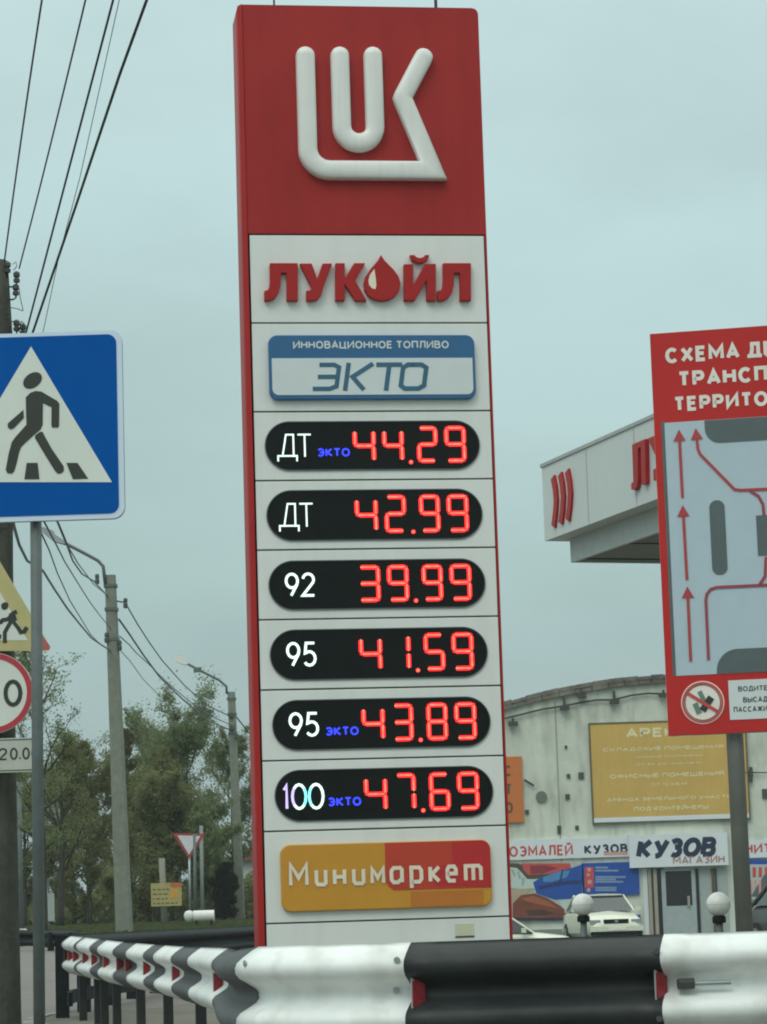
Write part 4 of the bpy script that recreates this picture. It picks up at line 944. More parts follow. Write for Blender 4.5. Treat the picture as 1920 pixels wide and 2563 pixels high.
# no smoking disc
c = C3(1227, 1225); r_ = abs(C3(1372, 1225)[0] - C3(1082, 1225)[0]) / 2
MB().prism(circle(*c, r_, 40), -.004, .001).build('pictogram', BWHITE, ib)
ring(MB(), *c, r_ * .86, r_ * .95, -.007, -.0035).build('pictogram', PRED, ib)
ring(MB(), *c, r_ * .80, r_ * .84, -.0065, -.0035).build('pictogram', mat('ring_dark', (.2, .03, .035), .5), ib)
mb = MB(); stroke(mb, [C3(1120, 1160), C3(1325, 1285)], .022, -.009, -.006); mb.build('pictogram', PRED, ib)
mb = MB(); stroke(mb, [C3(1225, 1280), C3(1285, 1190)], .045, -.008, -.004); mb.build('pictogram', SBLACK, ib)
mb = MB(); stroke(mb, [C3(1205, 1150), C3(1240, 1220)], .03, -.0075, -.004); stroke(mb, [C3(1175, 1230), C3(1205, 1300)], .035, -.0073, -.004); mb.build('pictogram', mat('picto_green', (.12, .22, .18), .5), ib)
wb0 = C3(1410, 1342); wb1 = C3(1410, 1078)
MB().box((wb0[0], -.004, wb0[1]), (ix1, .001, wb1[1])).build('notice_field', EWHITE, ib)
mb = MB()
for s_, x_, yt, yb, n_ in (('ВОДИТЕЛЬ!', 1465, 1118, 1152, 6), ('ВЫСАДИ', 1498, 1190, 1226, 5), ('ПАССАЖИРОВ', 1435, 1255, 1292, 7)):
    a_ = C3(x_, yb); b_ = C3(x_, yt); text(mb, s_, a_[0], a_[1], C3(1662, yb)[0], b_[1], -.0055, bold=.06, npart=n_)
mb.build('lettering', SBLACK, ib)
for xc in (bf.L(1836, 1840)[0], 2 * cen - bf.L(1836, 1840)[0] + .25):
    MB().tube([(xc, .11, -.1), (xc, .11, ztb - .1)], .056, 18).build('post', mat('board_post', (.17, .175, .16), .5, metal=.2, var=.12, scale=6, streak=.3), ib, smooth=True)

# ------------------------------------------------------------------ station canopy
yc = 38.0
c0 = P(*zz2(150, 1045), yc); dirv = Vector((P(*zz2(890, 715), 34.35).x - c0.x, 34.35 - yc, 0)); cyaw = math.atan2(dirv.y, dirv.x)
cf = Fr((c0.x, c0.y, 0), cyaw)
cn_ = empty('station_canopy', (c0.x, c0.y, 0), cyaw, 'flat white filling station canopy with red marks on its fascia, behind the red board', 'canopy')
zt1 = c0.z; zb1 = cf.L(*zz2(163, 1538))[1]; zb1b = zb1; zlow = cf.L(*zz2(235, 1672))[1]
Lc, Wc = 13.0, 9.0
# local y is away from the visible face: perpendicular, to the right and back
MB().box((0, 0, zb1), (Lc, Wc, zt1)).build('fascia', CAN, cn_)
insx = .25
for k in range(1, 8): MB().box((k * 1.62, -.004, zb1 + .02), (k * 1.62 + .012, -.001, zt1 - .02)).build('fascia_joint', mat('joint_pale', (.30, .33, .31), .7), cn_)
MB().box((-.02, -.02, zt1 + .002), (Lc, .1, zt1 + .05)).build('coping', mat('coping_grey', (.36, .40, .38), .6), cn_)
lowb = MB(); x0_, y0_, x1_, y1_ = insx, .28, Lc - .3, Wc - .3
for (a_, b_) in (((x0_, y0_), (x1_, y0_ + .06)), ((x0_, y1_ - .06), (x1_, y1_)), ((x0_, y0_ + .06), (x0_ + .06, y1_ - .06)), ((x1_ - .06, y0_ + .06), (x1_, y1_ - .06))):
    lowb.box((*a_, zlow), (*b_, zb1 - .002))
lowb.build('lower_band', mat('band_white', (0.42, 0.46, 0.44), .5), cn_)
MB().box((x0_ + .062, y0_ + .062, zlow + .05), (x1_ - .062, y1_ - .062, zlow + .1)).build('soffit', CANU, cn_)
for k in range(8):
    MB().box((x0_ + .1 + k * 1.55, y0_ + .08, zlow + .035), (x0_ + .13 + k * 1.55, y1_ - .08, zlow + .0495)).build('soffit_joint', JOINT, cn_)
Cc = lambda x, y: cf.L(*zz2(x, y), .03)
for dx, dy in ((0, 0), (48, -22), (95, -43)):
    mb = MB(); stroke(mb, [Cc(222 + dx, 1108 + dy), Cc(236 + dx, 1180 + dy), Cc(243 + dx, 1260 + dy), Cc(238 + dx, 1345 + dy), Cc(226 + dx, 1438 + dy)][:], .13, -.035, -.001)
    mb.build('fascia_stripe', REDL, cn_)
ll = [(768, 890), (855, 852), (860, 1150), (832, 1160), (826, 905), (806, 915), (806, 1120), (800, 1170), (782, 1195), (762, 1190), (762, 1150), (776, 1140)]
MB().prism([Cc(*p) for p in ll], -.06, -.001).build('letter', REDL, cn_)
a_ = Cc(872, 850); b_ = Cc(890, 1140); sx_ = 1.25
MB().prism([(a_[0] + u * sx_, b_[1] + v * (a_[1] - b_[1])) for u, v in [(0, 1), (.27, 1), (.5, .5), (.72, 1), (1, 1), (.55, .1), (.4, 0), (.1, 0), (.1, .25), (.28, .28)]], -.06, -.001).build('letter', REDL, cn_)
# columns stand further under the canopy
for cx_, cy_ in ((6.5, 4.4), (11.5, 4.4), (3.5, 7.6), (9.0, 7.6)):
    MB().box((cx_ - .2, cy_ - .2, -.1), (cx_ + .2, cy_ + .2, zlow + .052)).build('column', CAN, cn_)

# ------------------------------------------------------------------ hangar building
YW = 92.0
hf = Fr((P(1222, 2200, YW).x, YW, -.1), 0.0)
hb = empty('hangar_building', hf.o, 0, 'long stained off-white hangar wall with an arched brick parapet behind the forecourt', 'building')
zh = zc(1220, 1650, 2.367); H = lambda x, y, o_=0: hf.L(*zh(x, y), o_)
arch = [(95, 258), (180, 230), (270, 205), (440, 168), (600, 140), (850, 110), (1050, 90)]
ap_ = [H(*p) for p in arch]
xs_ = np.array([p[0] for p in ap_]); zs2 = np.array([p[1] for p in ap_]); cf2 = np.polyfit(xs_, zs2, 2); peak = -cf2[1] / (2 * cf2[0]); print('arch', cf2, peak, ap_)
def az(x): return float(np.polyval(cf2, x)) 
xL, xR = -2.2, max(14.0, 2 * peak + 2.2)
top = [(xL + (xR - xL) * i / 48,) for i in range(49)]
def azz(x):
    if x <= peak: return az(x)
    return az(2 * peak - x)
topl = [(x[0], azz(x[0]) - .02) for x in top]
MB().prism([(xL, 0), (xR, 0)] + topl[::-1], 0.0, 14).build('wall', WALL, hb)
ptk = abs(H(400, 170)[1] - H(400, 222)[1])
# parapet laid in rough blocks
k_ = 0; x_ = xL
while x_ < xR:
    wd = random.uniform(.42, .62); hgt = 2
    for rw_ in range(2):
        x2 = min(x_ + wd, xR); o_ = rw_ * ptk / 2
        jit = random.uniform(-.03, .03)
        mbq = MB().prism([(x_ + .015, azz(x_) - ptk + o_ + .01), (x2 - .01, azz(x2) - ptk + o_ + .01), (x2 - .01, azz(x2) - ptk + o_ + ptk / 2 + jit * (rw_ == 1)), (x_ + .015, azz(x_) - ptk + o_ + ptk / 2 + jit * (rw_ == 1))], -.16 + jit, -.001)
        mbq.build('parapet_block', PARA, hb)
    x_ += wd
def cabl(pts_, r, m=JOINT, name='cable', y=-.12): return MB().tube([(*(lambda q_: (q_[0], y, q_[1]))(H(*p)),) for p in pts_], r, 5).build(name, m, hb)
cabl([(100, 352), (200, 328), (330, 296), (450, 278), (560, 256), (650, 242), (745, 242), (850, 215), (950, 203), (1060, 208)], .035)
for x_, y0_, y1_ in ((452, 225, 290), (747, 190, 255), (1040, 185, 215), (150, 350, 385), (555, 185, 218)):
    mbb = MB(); a_ = H(x_, y0_); b_ = H(x_, y1_); mbb.box((a_[0] - .035, -.25, b_[1]), (a_[0] + .035, -.05, a_[1])); mbb.box((a_[0] - .16, -.3, b_[1] - .07), (a_[0] + .16, -.1, b_[1] + .07)); mbb.build('floodlight_bracket', JOINT, hb)
for x_, y_, r_ in ((555, 690, .11), (480, 692, .07), (475, 815, .09), (425, 1000, .08), (425, 1022, .07), (530, 998, .07), (465, 520, .05), (235, 905, .07), (1650, 797, .16), (1558, 680, .10)):  # stain spots on the wall; fixtures only at the right end
    a_ = H(x_, y_); MB().box((a_[0] - r_ * .8, -.06, a_[1] - r_), (a_[0] + r_ * .8, -.001, a_[1] + r_)).build('wall_spot', mat('spot_grey', (.07, .08, .07), .8), hb)
a_ = H(320, 815); MB().prism(circle(a_[0], a_[1], .19, 14), -.09, -.001).build('wall_spot', mat('stain_grey', (.16, .17, .14), .9), hb)
cabl([(218, 715), (275, 750)], .04); cabl([(1558, 640), (1558, 730)], .06); cabl([(1505, 672), (1657, 672)], .02)
# orange board, ochre billboard
def board(name, label, x0, y0, x1, y1, m, frame=None, th_=.12):
    a_ = H(x0, y1, th_); b_ = H(x1, y0, th_); rt = empty(name, (hf.o.x + a_[0], hf.o.y - .001, hf.o.z + a_[1]), 0, label, 'sign')
    w_, h_ = b_[0] - a_[0], b_[1] - a_[1]
    MB().box((0, -th_, 0), (w_, -.004, h_)).build('panel', m, rt)
    if frame:
        f_ = .05
        for q0, q1 in (((-f_, h_), (w_ + f_, h_ + f_)), ((-f_, -f_), (w_ + f_, 0)), ((-f_, 0), (0, h_)), ((w_, 0), (w_ + f_, h_))):
            MB().box((q0[0], -th_ - .02, q0[1]), (q1[0], -.003, q1[1])).build('frame_bar', frame, rt)
    return rt, a_, w_, h_
ob, a_, w_, h_ = board('orange_sign', 'narrow orange vertical sign at the right edge of the price pylon, dark letters down it', 60, 575, 203, 970, ORNG)
mb = MB(); 
for i, s_ in enumerate('СТО'): glyph(mb, s_, w_ * .33, h_ * (.70 - i * .28), w_ * .60, h_ * (.87 - i * .28), -.123, .07)
mb.build('lettering', PDARK, ob)
FR = mat('frame_olive', (.12, .11, .06), .7)
bb, a_, w_, h_ = board('rental_billboard', 'large ochre rental billboard on the hangar wall, pale lettering, partly behind the red board', 632, 358, 1522, 968, OCH, FR)
MB().box((0.0, -.126, 0.0), (w_, -.121, .15)).build('white_strip', BANNER, bb)
LETP = mat('pale_yellow', (.72, .66, .40), .6)
def bt(s_, x0, yt, x1, yb, bold=.02):
    mb = MB()
    p0 = H(x0, yb, .12); p1 = H(x1, yt, .12); text(mb, s_, p0[0] - a_[0], p0[1] - a_[1], p1[0] - a_[0], p1[1] - a_[1], -.1245, bold=bold * 3.4)
    tag(mb.build('lettering', LETP, bb), kind='stuff')
bt('АРЕНДА', 820, 395, 1290, 468, .04); bt('СКЛАДСКИЕ ПОМЕЩЕНИЯ', 685, 505, 1400, 548, .03)
bt('холодные, отапливаемые', 880, 562, 1275, 586); bt('от 50 до 1000 кв м', 880, 606, 1268, 630); bt('ОФИСНЫЕ ПОМЕЩЕНИЯ', 725, 662, 1400, 708, .03)
bt('от 10 кв м', 970, 728, 1180, 752); bt('АРЕНДА ЗЕМЕЛЬНОГО УЧАСТКА', 708, 800, 1480, 845, .03); bt('ПОД КОНТЕЙНЕРЫ', 870, 862, 1310, 900, .03)
# shop front banners
zk = zc(1220, 2050, 2.367)
def kz(x, y): return (x, y + 400 * 0)
def Kc(x, y, o_=0): return hf.L(*zk(x, y), o_)
def banner(name, label, x0, y0, x1, y1, m, th_=.1, cat='banner'):
    p0 = Kc(x0, y1, th_); p1 = Kc(x1, y0, th_); rt = empty(name, (hf.o.x + p0[0], hf.o.y - .001, hf.o.z + p0[1]), 0, label, cat)
    MB().box((0, -th_, 0), (p1[0] - p0[0], -.004, p1[1] - p0[1])).build('panel', m, rt)
    return rt, (lambda x, y: (Kc(x, y, th_)[0] - p0[0], Kc(x, y, th_)[1] - p0[1])), th_
def bprint(rt, f_, polys, y, m, name='print'):
    mb_ = MB(); 
    for i_, pl_ in enumerate(polys):
        q_ = [f_(*p) for p in pl_]; mb_.prism(q_, y - .0004 * i_, y + .003)
    mb_.build(name, m, rt)
def btxt(rt, f_, s_, x0, yt, x1, yb, y, m, bold=.03, **kw):
    mb_ = MB(); p0 = f_(x0, yb); p1 = f_(x1, yt); text(mb_, s_, p0[0], p0[1], p1[0], p1[1], y, bold=bold * 2.2, **kw); mb_.build('lettering', m, rt)
ba, f1, t1 = banner('shop_banner', 'long white shop banner with red and navy words above the spray gun poster', 60, 105, 838, 246, BANNER)
btxt(ba, f1, 'АВТОЭМАЛЕЙ', -40, 148, 505, 226, -.103, PRED, .03) if False else btxt(ba, f1, 'ОЭМАЛЕЙ', 130, 150, 505, 226, -.103, PRED, .03)
btxt(ba, f1, 'КУЗОВ', 575, 145, 830, 210, -.103, PNAVY, .05); bprint(ba, f1, [[(690, 196), (830, 192), (830, 212), (690, 216)]], -.1045, PINK)
bb2, f2, t2 = banner('shop_banner', 'raised white sign with large navy lettering over the shop door', 845, 78, 1420, 290, BANNER, .3)
btxt(bb2, f2, 'КУЗОВ', 880, 104, 1345, 238, -.303, PNAVY, .065, gap=.0, shear=.16)
btxt(bb2, f2, 'магазин', 1100, 214, 1405, 268, -.306, mat('print_dusty', (.38, .2, .17), .6), .03)
mu, f3, t3 = banner('poster', 'wall poster with a gloved hand holding a blue spray gun over a brown car body', 60, 252, 565, 606, mat('poster_base', (.40, .46, .42), .6))
bprint(mu, f3, [[(130, 262), (180, 262), (260, 290), (300, 300), (380, 330), (320, 352), (215, 360), (190, 318), (130, 290)]], -.103, PDARK)
bprint(mu, f3, [[(200, 262), (490, 262), (500, 300), (380, 325), (240, 330), (215, 300)]], -.1045, PRED)
bprint(mu, f3, [[(250, 278), (330, 272), (420, 290), (330, 322), (260, 326)]], -.106, mat('print_maroon', (.24, .03, .05), .6))
bprint(mu, f3, [[(130, 285), (175, 290), (205, 320), (235, 355), (290, 358), (280, 410), (190, 415), (130, 405)]], -.1075, PGLOVE)
bprint(mu, f3, [[(130, 408), (200, 412), (280, 412), (240, 450), (180, 480), (130, 500)]], -.103, PTAN)
bprint(mu, f3, [[(270, 375), (320, 345), (430, 305), (500, 290), (562, 268), (562, 470), (400, 478), (330, 455), (290, 440)]], -.109, PBLUE)
bprint(mu, f3, [[(330, 345), (430, 308), (490, 305), (470, 345), (380, 372), (330, 372)]], -.1105, PLBLUE)
bprint(mu, f3, [[(150, 500), (200, 450), (280, 440), (360, 470), (440, 520), (475, 560), (470, 596), (150, 598)]], -.1125, PBROWN)
bprint(mu, f3, [[(420, 470), (562, 475), (562, 600), (480, 600), (478, 560), (440, 515)]], -.103, PGLOVE)
bprint(mu, f3, [[(138, 300), (150, 292), (168, 330), (160, 345)], [(175, 312), (188, 308), (200, 352), (190, 358)], [(205, 345), (222, 352), (215, 395), (203, 392)]], -.1085, mat('print_glove_dark', (.30, .38, .35), .6))
bprint(mu, f3, [[(300, 400), (420, 372), (560, 360), (560, 380), (420, 395), (310, 420)], [(440, 300), (452, 298), (430, 400), (418, 402)]], -.1115, mat('print_deepblue', (.012, .03, .14), .6))
bprint(mu, f3, [[(200, 470), (270, 455), (350, 485), (420, 530), (330, 510), (240, 490)]], -.1145, mat('print_rust', (.34, .10, .05), .6))
bprint(mu, f3, [[(230, 540), (330, 535), (400, 560), (330, 572), (240, 570)]], -.1150, mat('print_umber', (.07, .03, .025), .6))
bprint(mu, f3, [[(130, 585), (x_ + 0, 585), (x_ + 0, 600), (130, 600)] for x_ in (470,)], -.1160, PNAVY)
bl2, f4, t4 = banner('poster', 'dark blue price list poster with a red column of dots beside the cream car', 566, 252, 894, 456, PBLUE)
bprint(bl2, f4, [[(577, 285), (630, 285), (630, 405), (577, 405)]], -.103, PRED)
bprint(bl2, f4, [circle(603, 300, 12, 10), circle(598, 330, 10, 10), circle(606, 372, 14, 10), circle(600, 420, 12, 8)], -.1045, PINK)
bprint(bl2, f4, [[(640, y), (x, y), (x, y + 11), (640, y + 11)] for y, x in ((282, 715), (300, 775), (338, 820), (352, 760), (366, 805), (402, 765), (416, 765))], -.1035, mat('print_paleblue', (.20, .30, .42), .6))
bs, f5, t5 = banner('small_sign', 'small dark blue sign low on the wall right of the cream car', 866, 566, 906, 640, PBLUE, .06)
br, f6, t6 = banner('shop_banner', 'white banner with red letters right of the information board post', 1500, 120, 1800, 232, BANNER)
btxt(br, f6, 'НИТРО', 1525, 140, 1795, 205, -.103, PRED, .04)
b7, f7, t7 = banner('poster', 'blue topped poster with red stripes above the dark car at the right edge', 1500, 236, 1800, 480, mat('poster_pale', (.44, .48, .48), .6))
bprint(b7, f7, [[(1502, 238), (1798, 238), (1798, 268), (1502, 268)]], -.103, PBLUE)
bprint(b7, f7, [[(x, 285), (x + 20, 285), (x + 20, 345), (x, 345)] for x in range(1535, 1790, 36)], -.103, PRED)
bprint(b7, f7, [[(1560, 460), (1640, 330), (1790, 300), (1790, 470)]], -.1045, SGRN)
bprint(b7, f7, [[(x, 360), (x + 14, 360), (x + 14, 450), (x, 450)] for x in range(1530, 1620, 26)], -.1035, PINK)
# shop door (parts of the building)
for x_ in (400,):
    a1_ = H(x_ + 10, 600); MB().box((a1_[0], -.012, .1), (a1_[0] + .05, -.001, azz(a1_[0]) - ptk - .1)).build('wall_joint', mat('joint_wall', (.33, .36, .31), .9), hb)
dr = MB(); p0 = Kc(1045, 700); p1 = Kc(1228, 292)
drm = MB().box((p0[0], -.05, .1), (p1[0], -.004, p1[1])).build('door', DOORW, hb)
g0_ = Kc(1062, 515); g1_ = Kc(1205, 306); MB().box((g0_[0], -.058, g0_[1]), (g1_[0], -.049, g1_[1])).build('pane', DARKV, drm)
q0 = Kc(1192, 500); MB().box((q0[0] - .04, -.12, q0[1] - .1), (q0[0] + .04, -.06, q0[1] + .25)).build('handle', JAMB, drm)
for x0, x1, m_, dd in ((918, 944, BANNER, .03), (947, 966, JAMB, .10), (968, 978, PDARK, .06), (979, 1000, JAMB, .12), (1001, 1043, DARKV, .02), (1231, 1246, DARKV, .08), (1250, 1420, mat('shop_panel', (.36, .41, .39), .6), .02)):
    a1_ = Kc(x0, 292); b1_ = Kc(x1, 292); MB().box((a1_[0], -dd, .1), (b1_[0], -.001, a1_[1])).build('door_surround', m_, hb)
for x0, m_ in ((1330, RUST), (1348, JOINT)):
    a1_ = Kc(x0, 292); MB().tube([(a1_[0], -.08, .1), (a1_[0], -.08, a1_[1])], .035, 6).build('pipe', m_, hb)
a1_ = Kc(100, 560); MB().box((xL + .01, -.05, 0.02), (Kc(915, 560)[0], -.002, Kc(800, 640)[1])).build('plinth', mat('plinth_grey', (.22, .24, .21), .9, var=.15), hb)

# ------------------------------------------------------------------ cars
def make_car(label, x, y, z, yaw, body, grp=None):
    rt = empty('car', (x, y, z), yaw, label, 'car', grp)
    st = [(-2.12, .62, .34, .58), (-2.02, .74, .26, .70), (-1.75, .81, .22, .80), (-1.2, .84, .2, .88), (-.75, .845, .2, .93), (0, .85, .2, .95), (.9, .845, .2, .95), (1.5, .83, .22, .96), (1.95, .80, .26, .93), (2.15, .72, .34, .80)]
    mb_ = MB(); sec_n = 10
    for yy, hw_, zb_, zs_t in st:
        mb_.v += [(-hw_ * .86, yy, zb_), (-hw_ * .98, yy, zb_ + .12), (-hw_, yy, (zb_ + zs_t) / 2), (-hw_ * .96, yy, zs_t - .10), (-hw_ * .84, yy, zs_t - .02), (0, yy, zs_t + .03), (hw_ * .84, yy, zs_t - .02), (hw_ * .96, yy, zs_t - .10), (hw_, yy, (zb_ + zs_t) / 2), (hw_ * .98, yy, zb_ + .12), (hw_ * .86, yy, zb_)]
    n_ = 11
    mb_.f = [(i * n_ + k, i * n_ + (k + 1) % n_, (i + 1) * n_ + (k + 1) % n_, (i + 1) * n_ + k) for i in range(len(st) - 1) for k in range(n_)] + [tuple(range(n_)), tuple(range((len(st) - 1) * n_, len(st) * n_))]
    mb_.m = [0] * len(mb_.f); smooth_by_angle(mb_.build('body', body, rt), 35)
    # roof and glasshouse
    G = [(-.95, .76, .93), (-.28, .60, 1.40), (.95, .60, 1.41), (1.65, .74, .95)]
    gm = MB(); 
    for yy, hw_, zz_ in G: gm.v += [(-hw_, yy, zz_), (hw_, yy, zz_)]
    gm.v += [(-.80, -.95, .90), (.80, -.95, .90), (-.80, 1.65, .90), (.80, 1.65, .90)]
    gm.f = [(0, 1, 3, 2), (4, 5, 7, 6), (0, 2, 4, 6), (1, 7, 5, 3)]; gm.m = [0] * 4
    gm.build('windows', GLASS, rt)
    rf = MB(); rf.prism([(-.62, 1.385), (-.52, 1.425), (0, 1.445), (.52, 1.425), (.62, 1.385)], -.36, 1.0); rf.build('roof', body, rt)
    for sx in (-1, 1):
        MB().tube([(sx * .78, -.97, .92), (sx * .61, -.30, 1.39)], .028, 6).build('windscreen_pillar', body, rt)
        MB().tube([(sx * .76, 1.66, .94), (sx * .61, .97, 1.40)], .045, 6).build('rear_pillar', body, rt)
        MB().tube([(sx * .80, .25, .93), (sx * .61, .28, 1.40)], .028, 6).build('centre_pillar', body, rt)
        MB().box((sx * .93 - .09, -.78, .93), (sx * .93 + .09, -.66, 1.05)).build('mirror', body, rt)
        MB().box((sx * .60 - .15, -2.085, .575), (sx * .60 + .15, -1.99, .69)).build('headlight', CHROME, rt)
        MB().box((sx * .62 - .13, 2.06, .70), (sx * .62 + .13, 2.14, .82)).build('tail_light', REFL, rt)
        for yy in (-1.32, 1.28):
            wh = MB(); sg_ = 18; 
            for xx, rr_ in ((-.1, .26), (-.09, .30), (.09, .30), (.1, .26)): wh.v += [(sx * .76 + xx, yy + rr_ * math.cos(2 * math.pi * k / sg_), .30 + rr_ * math.sin(2 * math.pi * k / sg_)) for k in range(sg_)]
            wh.f = [(i * sg_ + k, i * sg_ + (k + 1) % sg_, (i + 1) * sg_ + (k + 1) % sg_, (i + 1) * sg_ + k) for i in range(3) for k in range(sg_)] + [tuple(range(sg_)), tuple(range(3 * sg_, 4 * sg_))]; wh.m = [0] * len(wh.f)
            w1 = wh.build('wheel', TYRE, rt)
            MB().tube([(sx * .76 + sx * .06, yy, .30), (sx * .76 + sx * .108, yy, .30)], .18, 12).build('rim', CHROME, w1)
    MB().box((-.36, -2.125, .575), (.36, -2.05, .70)).build('grille', BLACKG, rt)
    MB().box((-.05, -2.14, .61), (.05, -2.12, .67)).build('badge', CHROME, rt)
    MB().box((-.78, -2.20, .36), (.78, -2.0, .50)).build('front_bumper', body, rt)
    MB().box((-.74, -2.19, .25), (.74, -2.02, .345)).build('lower_grille', BLACKG, rt)
    MB().box((-.26, -2.215, .39), (.26, -2.202, .48)).build('number_plate', BWHITE, rt)
    MB().box((-.78, 2.02, .36), (.78, 2.2, .55)).build('rear_bumper', body, rt)
    return rt
cc = P(1506, 2300, 81); make_car('cream sedan facing the camera behind the left globe lamp', cc.x, 81, 0.0, R(7), CARW)
cc = P(1238, 2300, 70); make_car('cream car seen side on right beside the pylon, low behind the barrier', cc.x, 70, -0.46, R(88), CARW)
cc = P(2045, 2300, 58); make_car('dark grey car at the right edge, behind the information board post', cc.x, 58, 0.02, R(16), CARD)

# ------------------------------------------------------------------ far left road furniture
def stick(name, label, base, top, Y, r_, m, cat='post', grp=None):
    b_ = P(*base, Y); rt = empty(name, (b_.x, Y, ground_h(b_.x, Y) - .05), 0, label, cat, grp); f_ = Fr(rt.location, 0)
    t_ = f_.L(*top); bb_ = f_.L(*base)
    MB().tube([(bb_[0], 0, 0), (t_[0], 0, t_[1])], r_, 8).build('post', m, rt, smooth=True); return rt, f_
yg, gf = stick('yield_sign', 'small white and red give way triangle on a thin post before the trees', z5(485, 1900), z5(480, 1400), 85, .035, SGREY, 'road sign')
MB().prism([gf.L(*z5(365, 1342)), gf.L(*z5(592, 1348)), gf.L(*z5(480, 1520))], -.08, -.05).build('sign_face', mat('yield_red', (.34, .05, .045), .5), yg)
MB().prism([gf.L(*z5(400, 1358)), gf.L(*z5(560, 1362)), gf.L(*z5(480, 1492))], -.085, -.079).build('white_field', mat('yield_white', (.60, .60, .64), .5), yg)
stick('thin_post', 'thin pale post just right of the give way sign', z5(523, 1905), z5(516, 1345), 83, .045, GPOST, 'post')
stick('thin_post', 'second thin pale post right of the give way sign, slightly taller', z5(572, 1880), z5(563, 1290), 90, .06, mat('pale_post', (.2, .24, .22), .7), 'post')
ys, yf = stick('yellow_notice_board', 'small yellow and orange board on a wooden stake in front of the trees', z5(310, 1940), z5(290, 1515), 80, .09, mat('stake', (.22, .22, .17), .8), 'sign board')
a_, b_ = yf.L(*z5(220, 1850)), yf.L(*z5(428, 1683))
MB().box((a_[0], -.14, a_[1]), (b_[0], -.1, b_[1])).build('panel', mat('yellow_print', (.38, .33, .13), .6, var=.2, scale=8), ys)
mb = MB(); rnd = random.Random(3)
for i in range(4):
    z_ = a_[1] + (b_[1] - a_[1]) * (.12 + .2 * i); x_ = a_[0] + .05
    while x_ < a_[0] + (b_[0] - a_[0]) * (.9 if i < 1 else .58):
        ln_ = rnd.uniform(.05, .14); strip(mb, [(x_, z_), (x_ + ln_, z_)], .045, -.1415); x_ += ln_ + .04
tag(mb.build('lettering', mat('print_olive', (.12, .12, .06), .6), ys), kind='stuff')
xm = a_[0] + (b_[0] - a_[0]) * .64
MB().box((xm, -.146, a_[1] + (b_[1] - a_[1]) * .35), (xm + .22, -.1405, b_[1] - .18)).build('orange_field', mat('print_orange', (.6, .3, .05), .6), ys)
MB().box((xm, -.146, b_[1] - .13), (xm + .34, -.1405, b_[1])).build('red_field', mat('print_orangered', (.48, .14, .05), .6), ys)
stick('grey_road_post', 'thin grey post between the dark pole and the grey sign post', (53, 2312), (47, 1955), 62, .06, GPOST, 'post')
a_ = P(49, 2309, 61); o = MB().prism(rrect(-.16, 0, .16, .36, .06), -.12, .12).build('white_marker', GLOBE, loc=(a_.x, 61, ground_h(a_.x, 61) + .05)); tag(o, 'small white marker block at the grass edge, far left', 'marker')
o = MB().tube([(0, 0, 0), (.62, 0, 0)], .17, 14).build('white_tank', GLOBE, smooth=False); a_ = P(492, 2293, 74); o.location = a_; 
rt = empty('white_tank', a_, 0, 'small white horizontal tank at the road edge left of the pylon', 'tank'); bpy.data.objects.remove(o)
tk = MB(); tk.tube([(-.08, 0, 0), (-.05, 0, 0), (0, 0, 0), (.40, 0, 0), (.45, 0, 0), (.48, 0, 0)], .15, 16); tk.build('tank_body', GLOBE, rt, smooth=False)
tk = MB(); tk.lathe([(.02, -.15), (.1, -.12), (.14, -.03), (.14, .05), (.1, .13), (.02, .16)], (-.2, 0, 0), 14); tk.build('tank_cap', GLOBE, rt, smooth=True)
for xx in (0, .4): MB().box((xx - .03, -.1, -a_.z + ground_h(a_.x, 74)), (xx + .03, .1, -.12)).build('foot', DK, rt)
a_ = P(122, 2262, 95); rt = empty('small_white_sign', (a_.x, 95, ground_h(a_.x, 95)), 0, 'small whitish sign on a post under the leftmost tree', 'sign')
MB().box((-.2, -.03, a_.z - .9 - ground_h(a_.x, 95) + .3), (.2, 0, a_.z + .35 - ground_h(a_.x, 95))).build('sign_face', mat('far_white', (.34, .4, .37), .7), rt); MB().tube([(0, .03, 0), (0, .03, a_.z)], .04, 6).build('post', GPOST, rt)
# distant house right of the far lamp pole
a_ = P(650, 2200, 150); rt = empty('distant_house', (a_.x, 150, ground_h(a_.x, 150)), 0, 'distant house with dull red roof showing beside the price pylon', 'house')
zr_ = P(640, 2122, 150).z - rt.location.z
MB().box((-1.6, 0, 0), (3, 5, zr_ - .6)).build('wall', HOUSE, rt)
MB().prism([(-1.9, zr_ - .7), (3.3, zr_ - .7), (2.3, zr_), (-1.0, zr_)], -.4, 5.4).build('roof', ROOFR, rt)
wn = MB().box((-1.1, -.03, 1.0), (-.3, -.001, 2.0)).build('window', DARKV, rt)

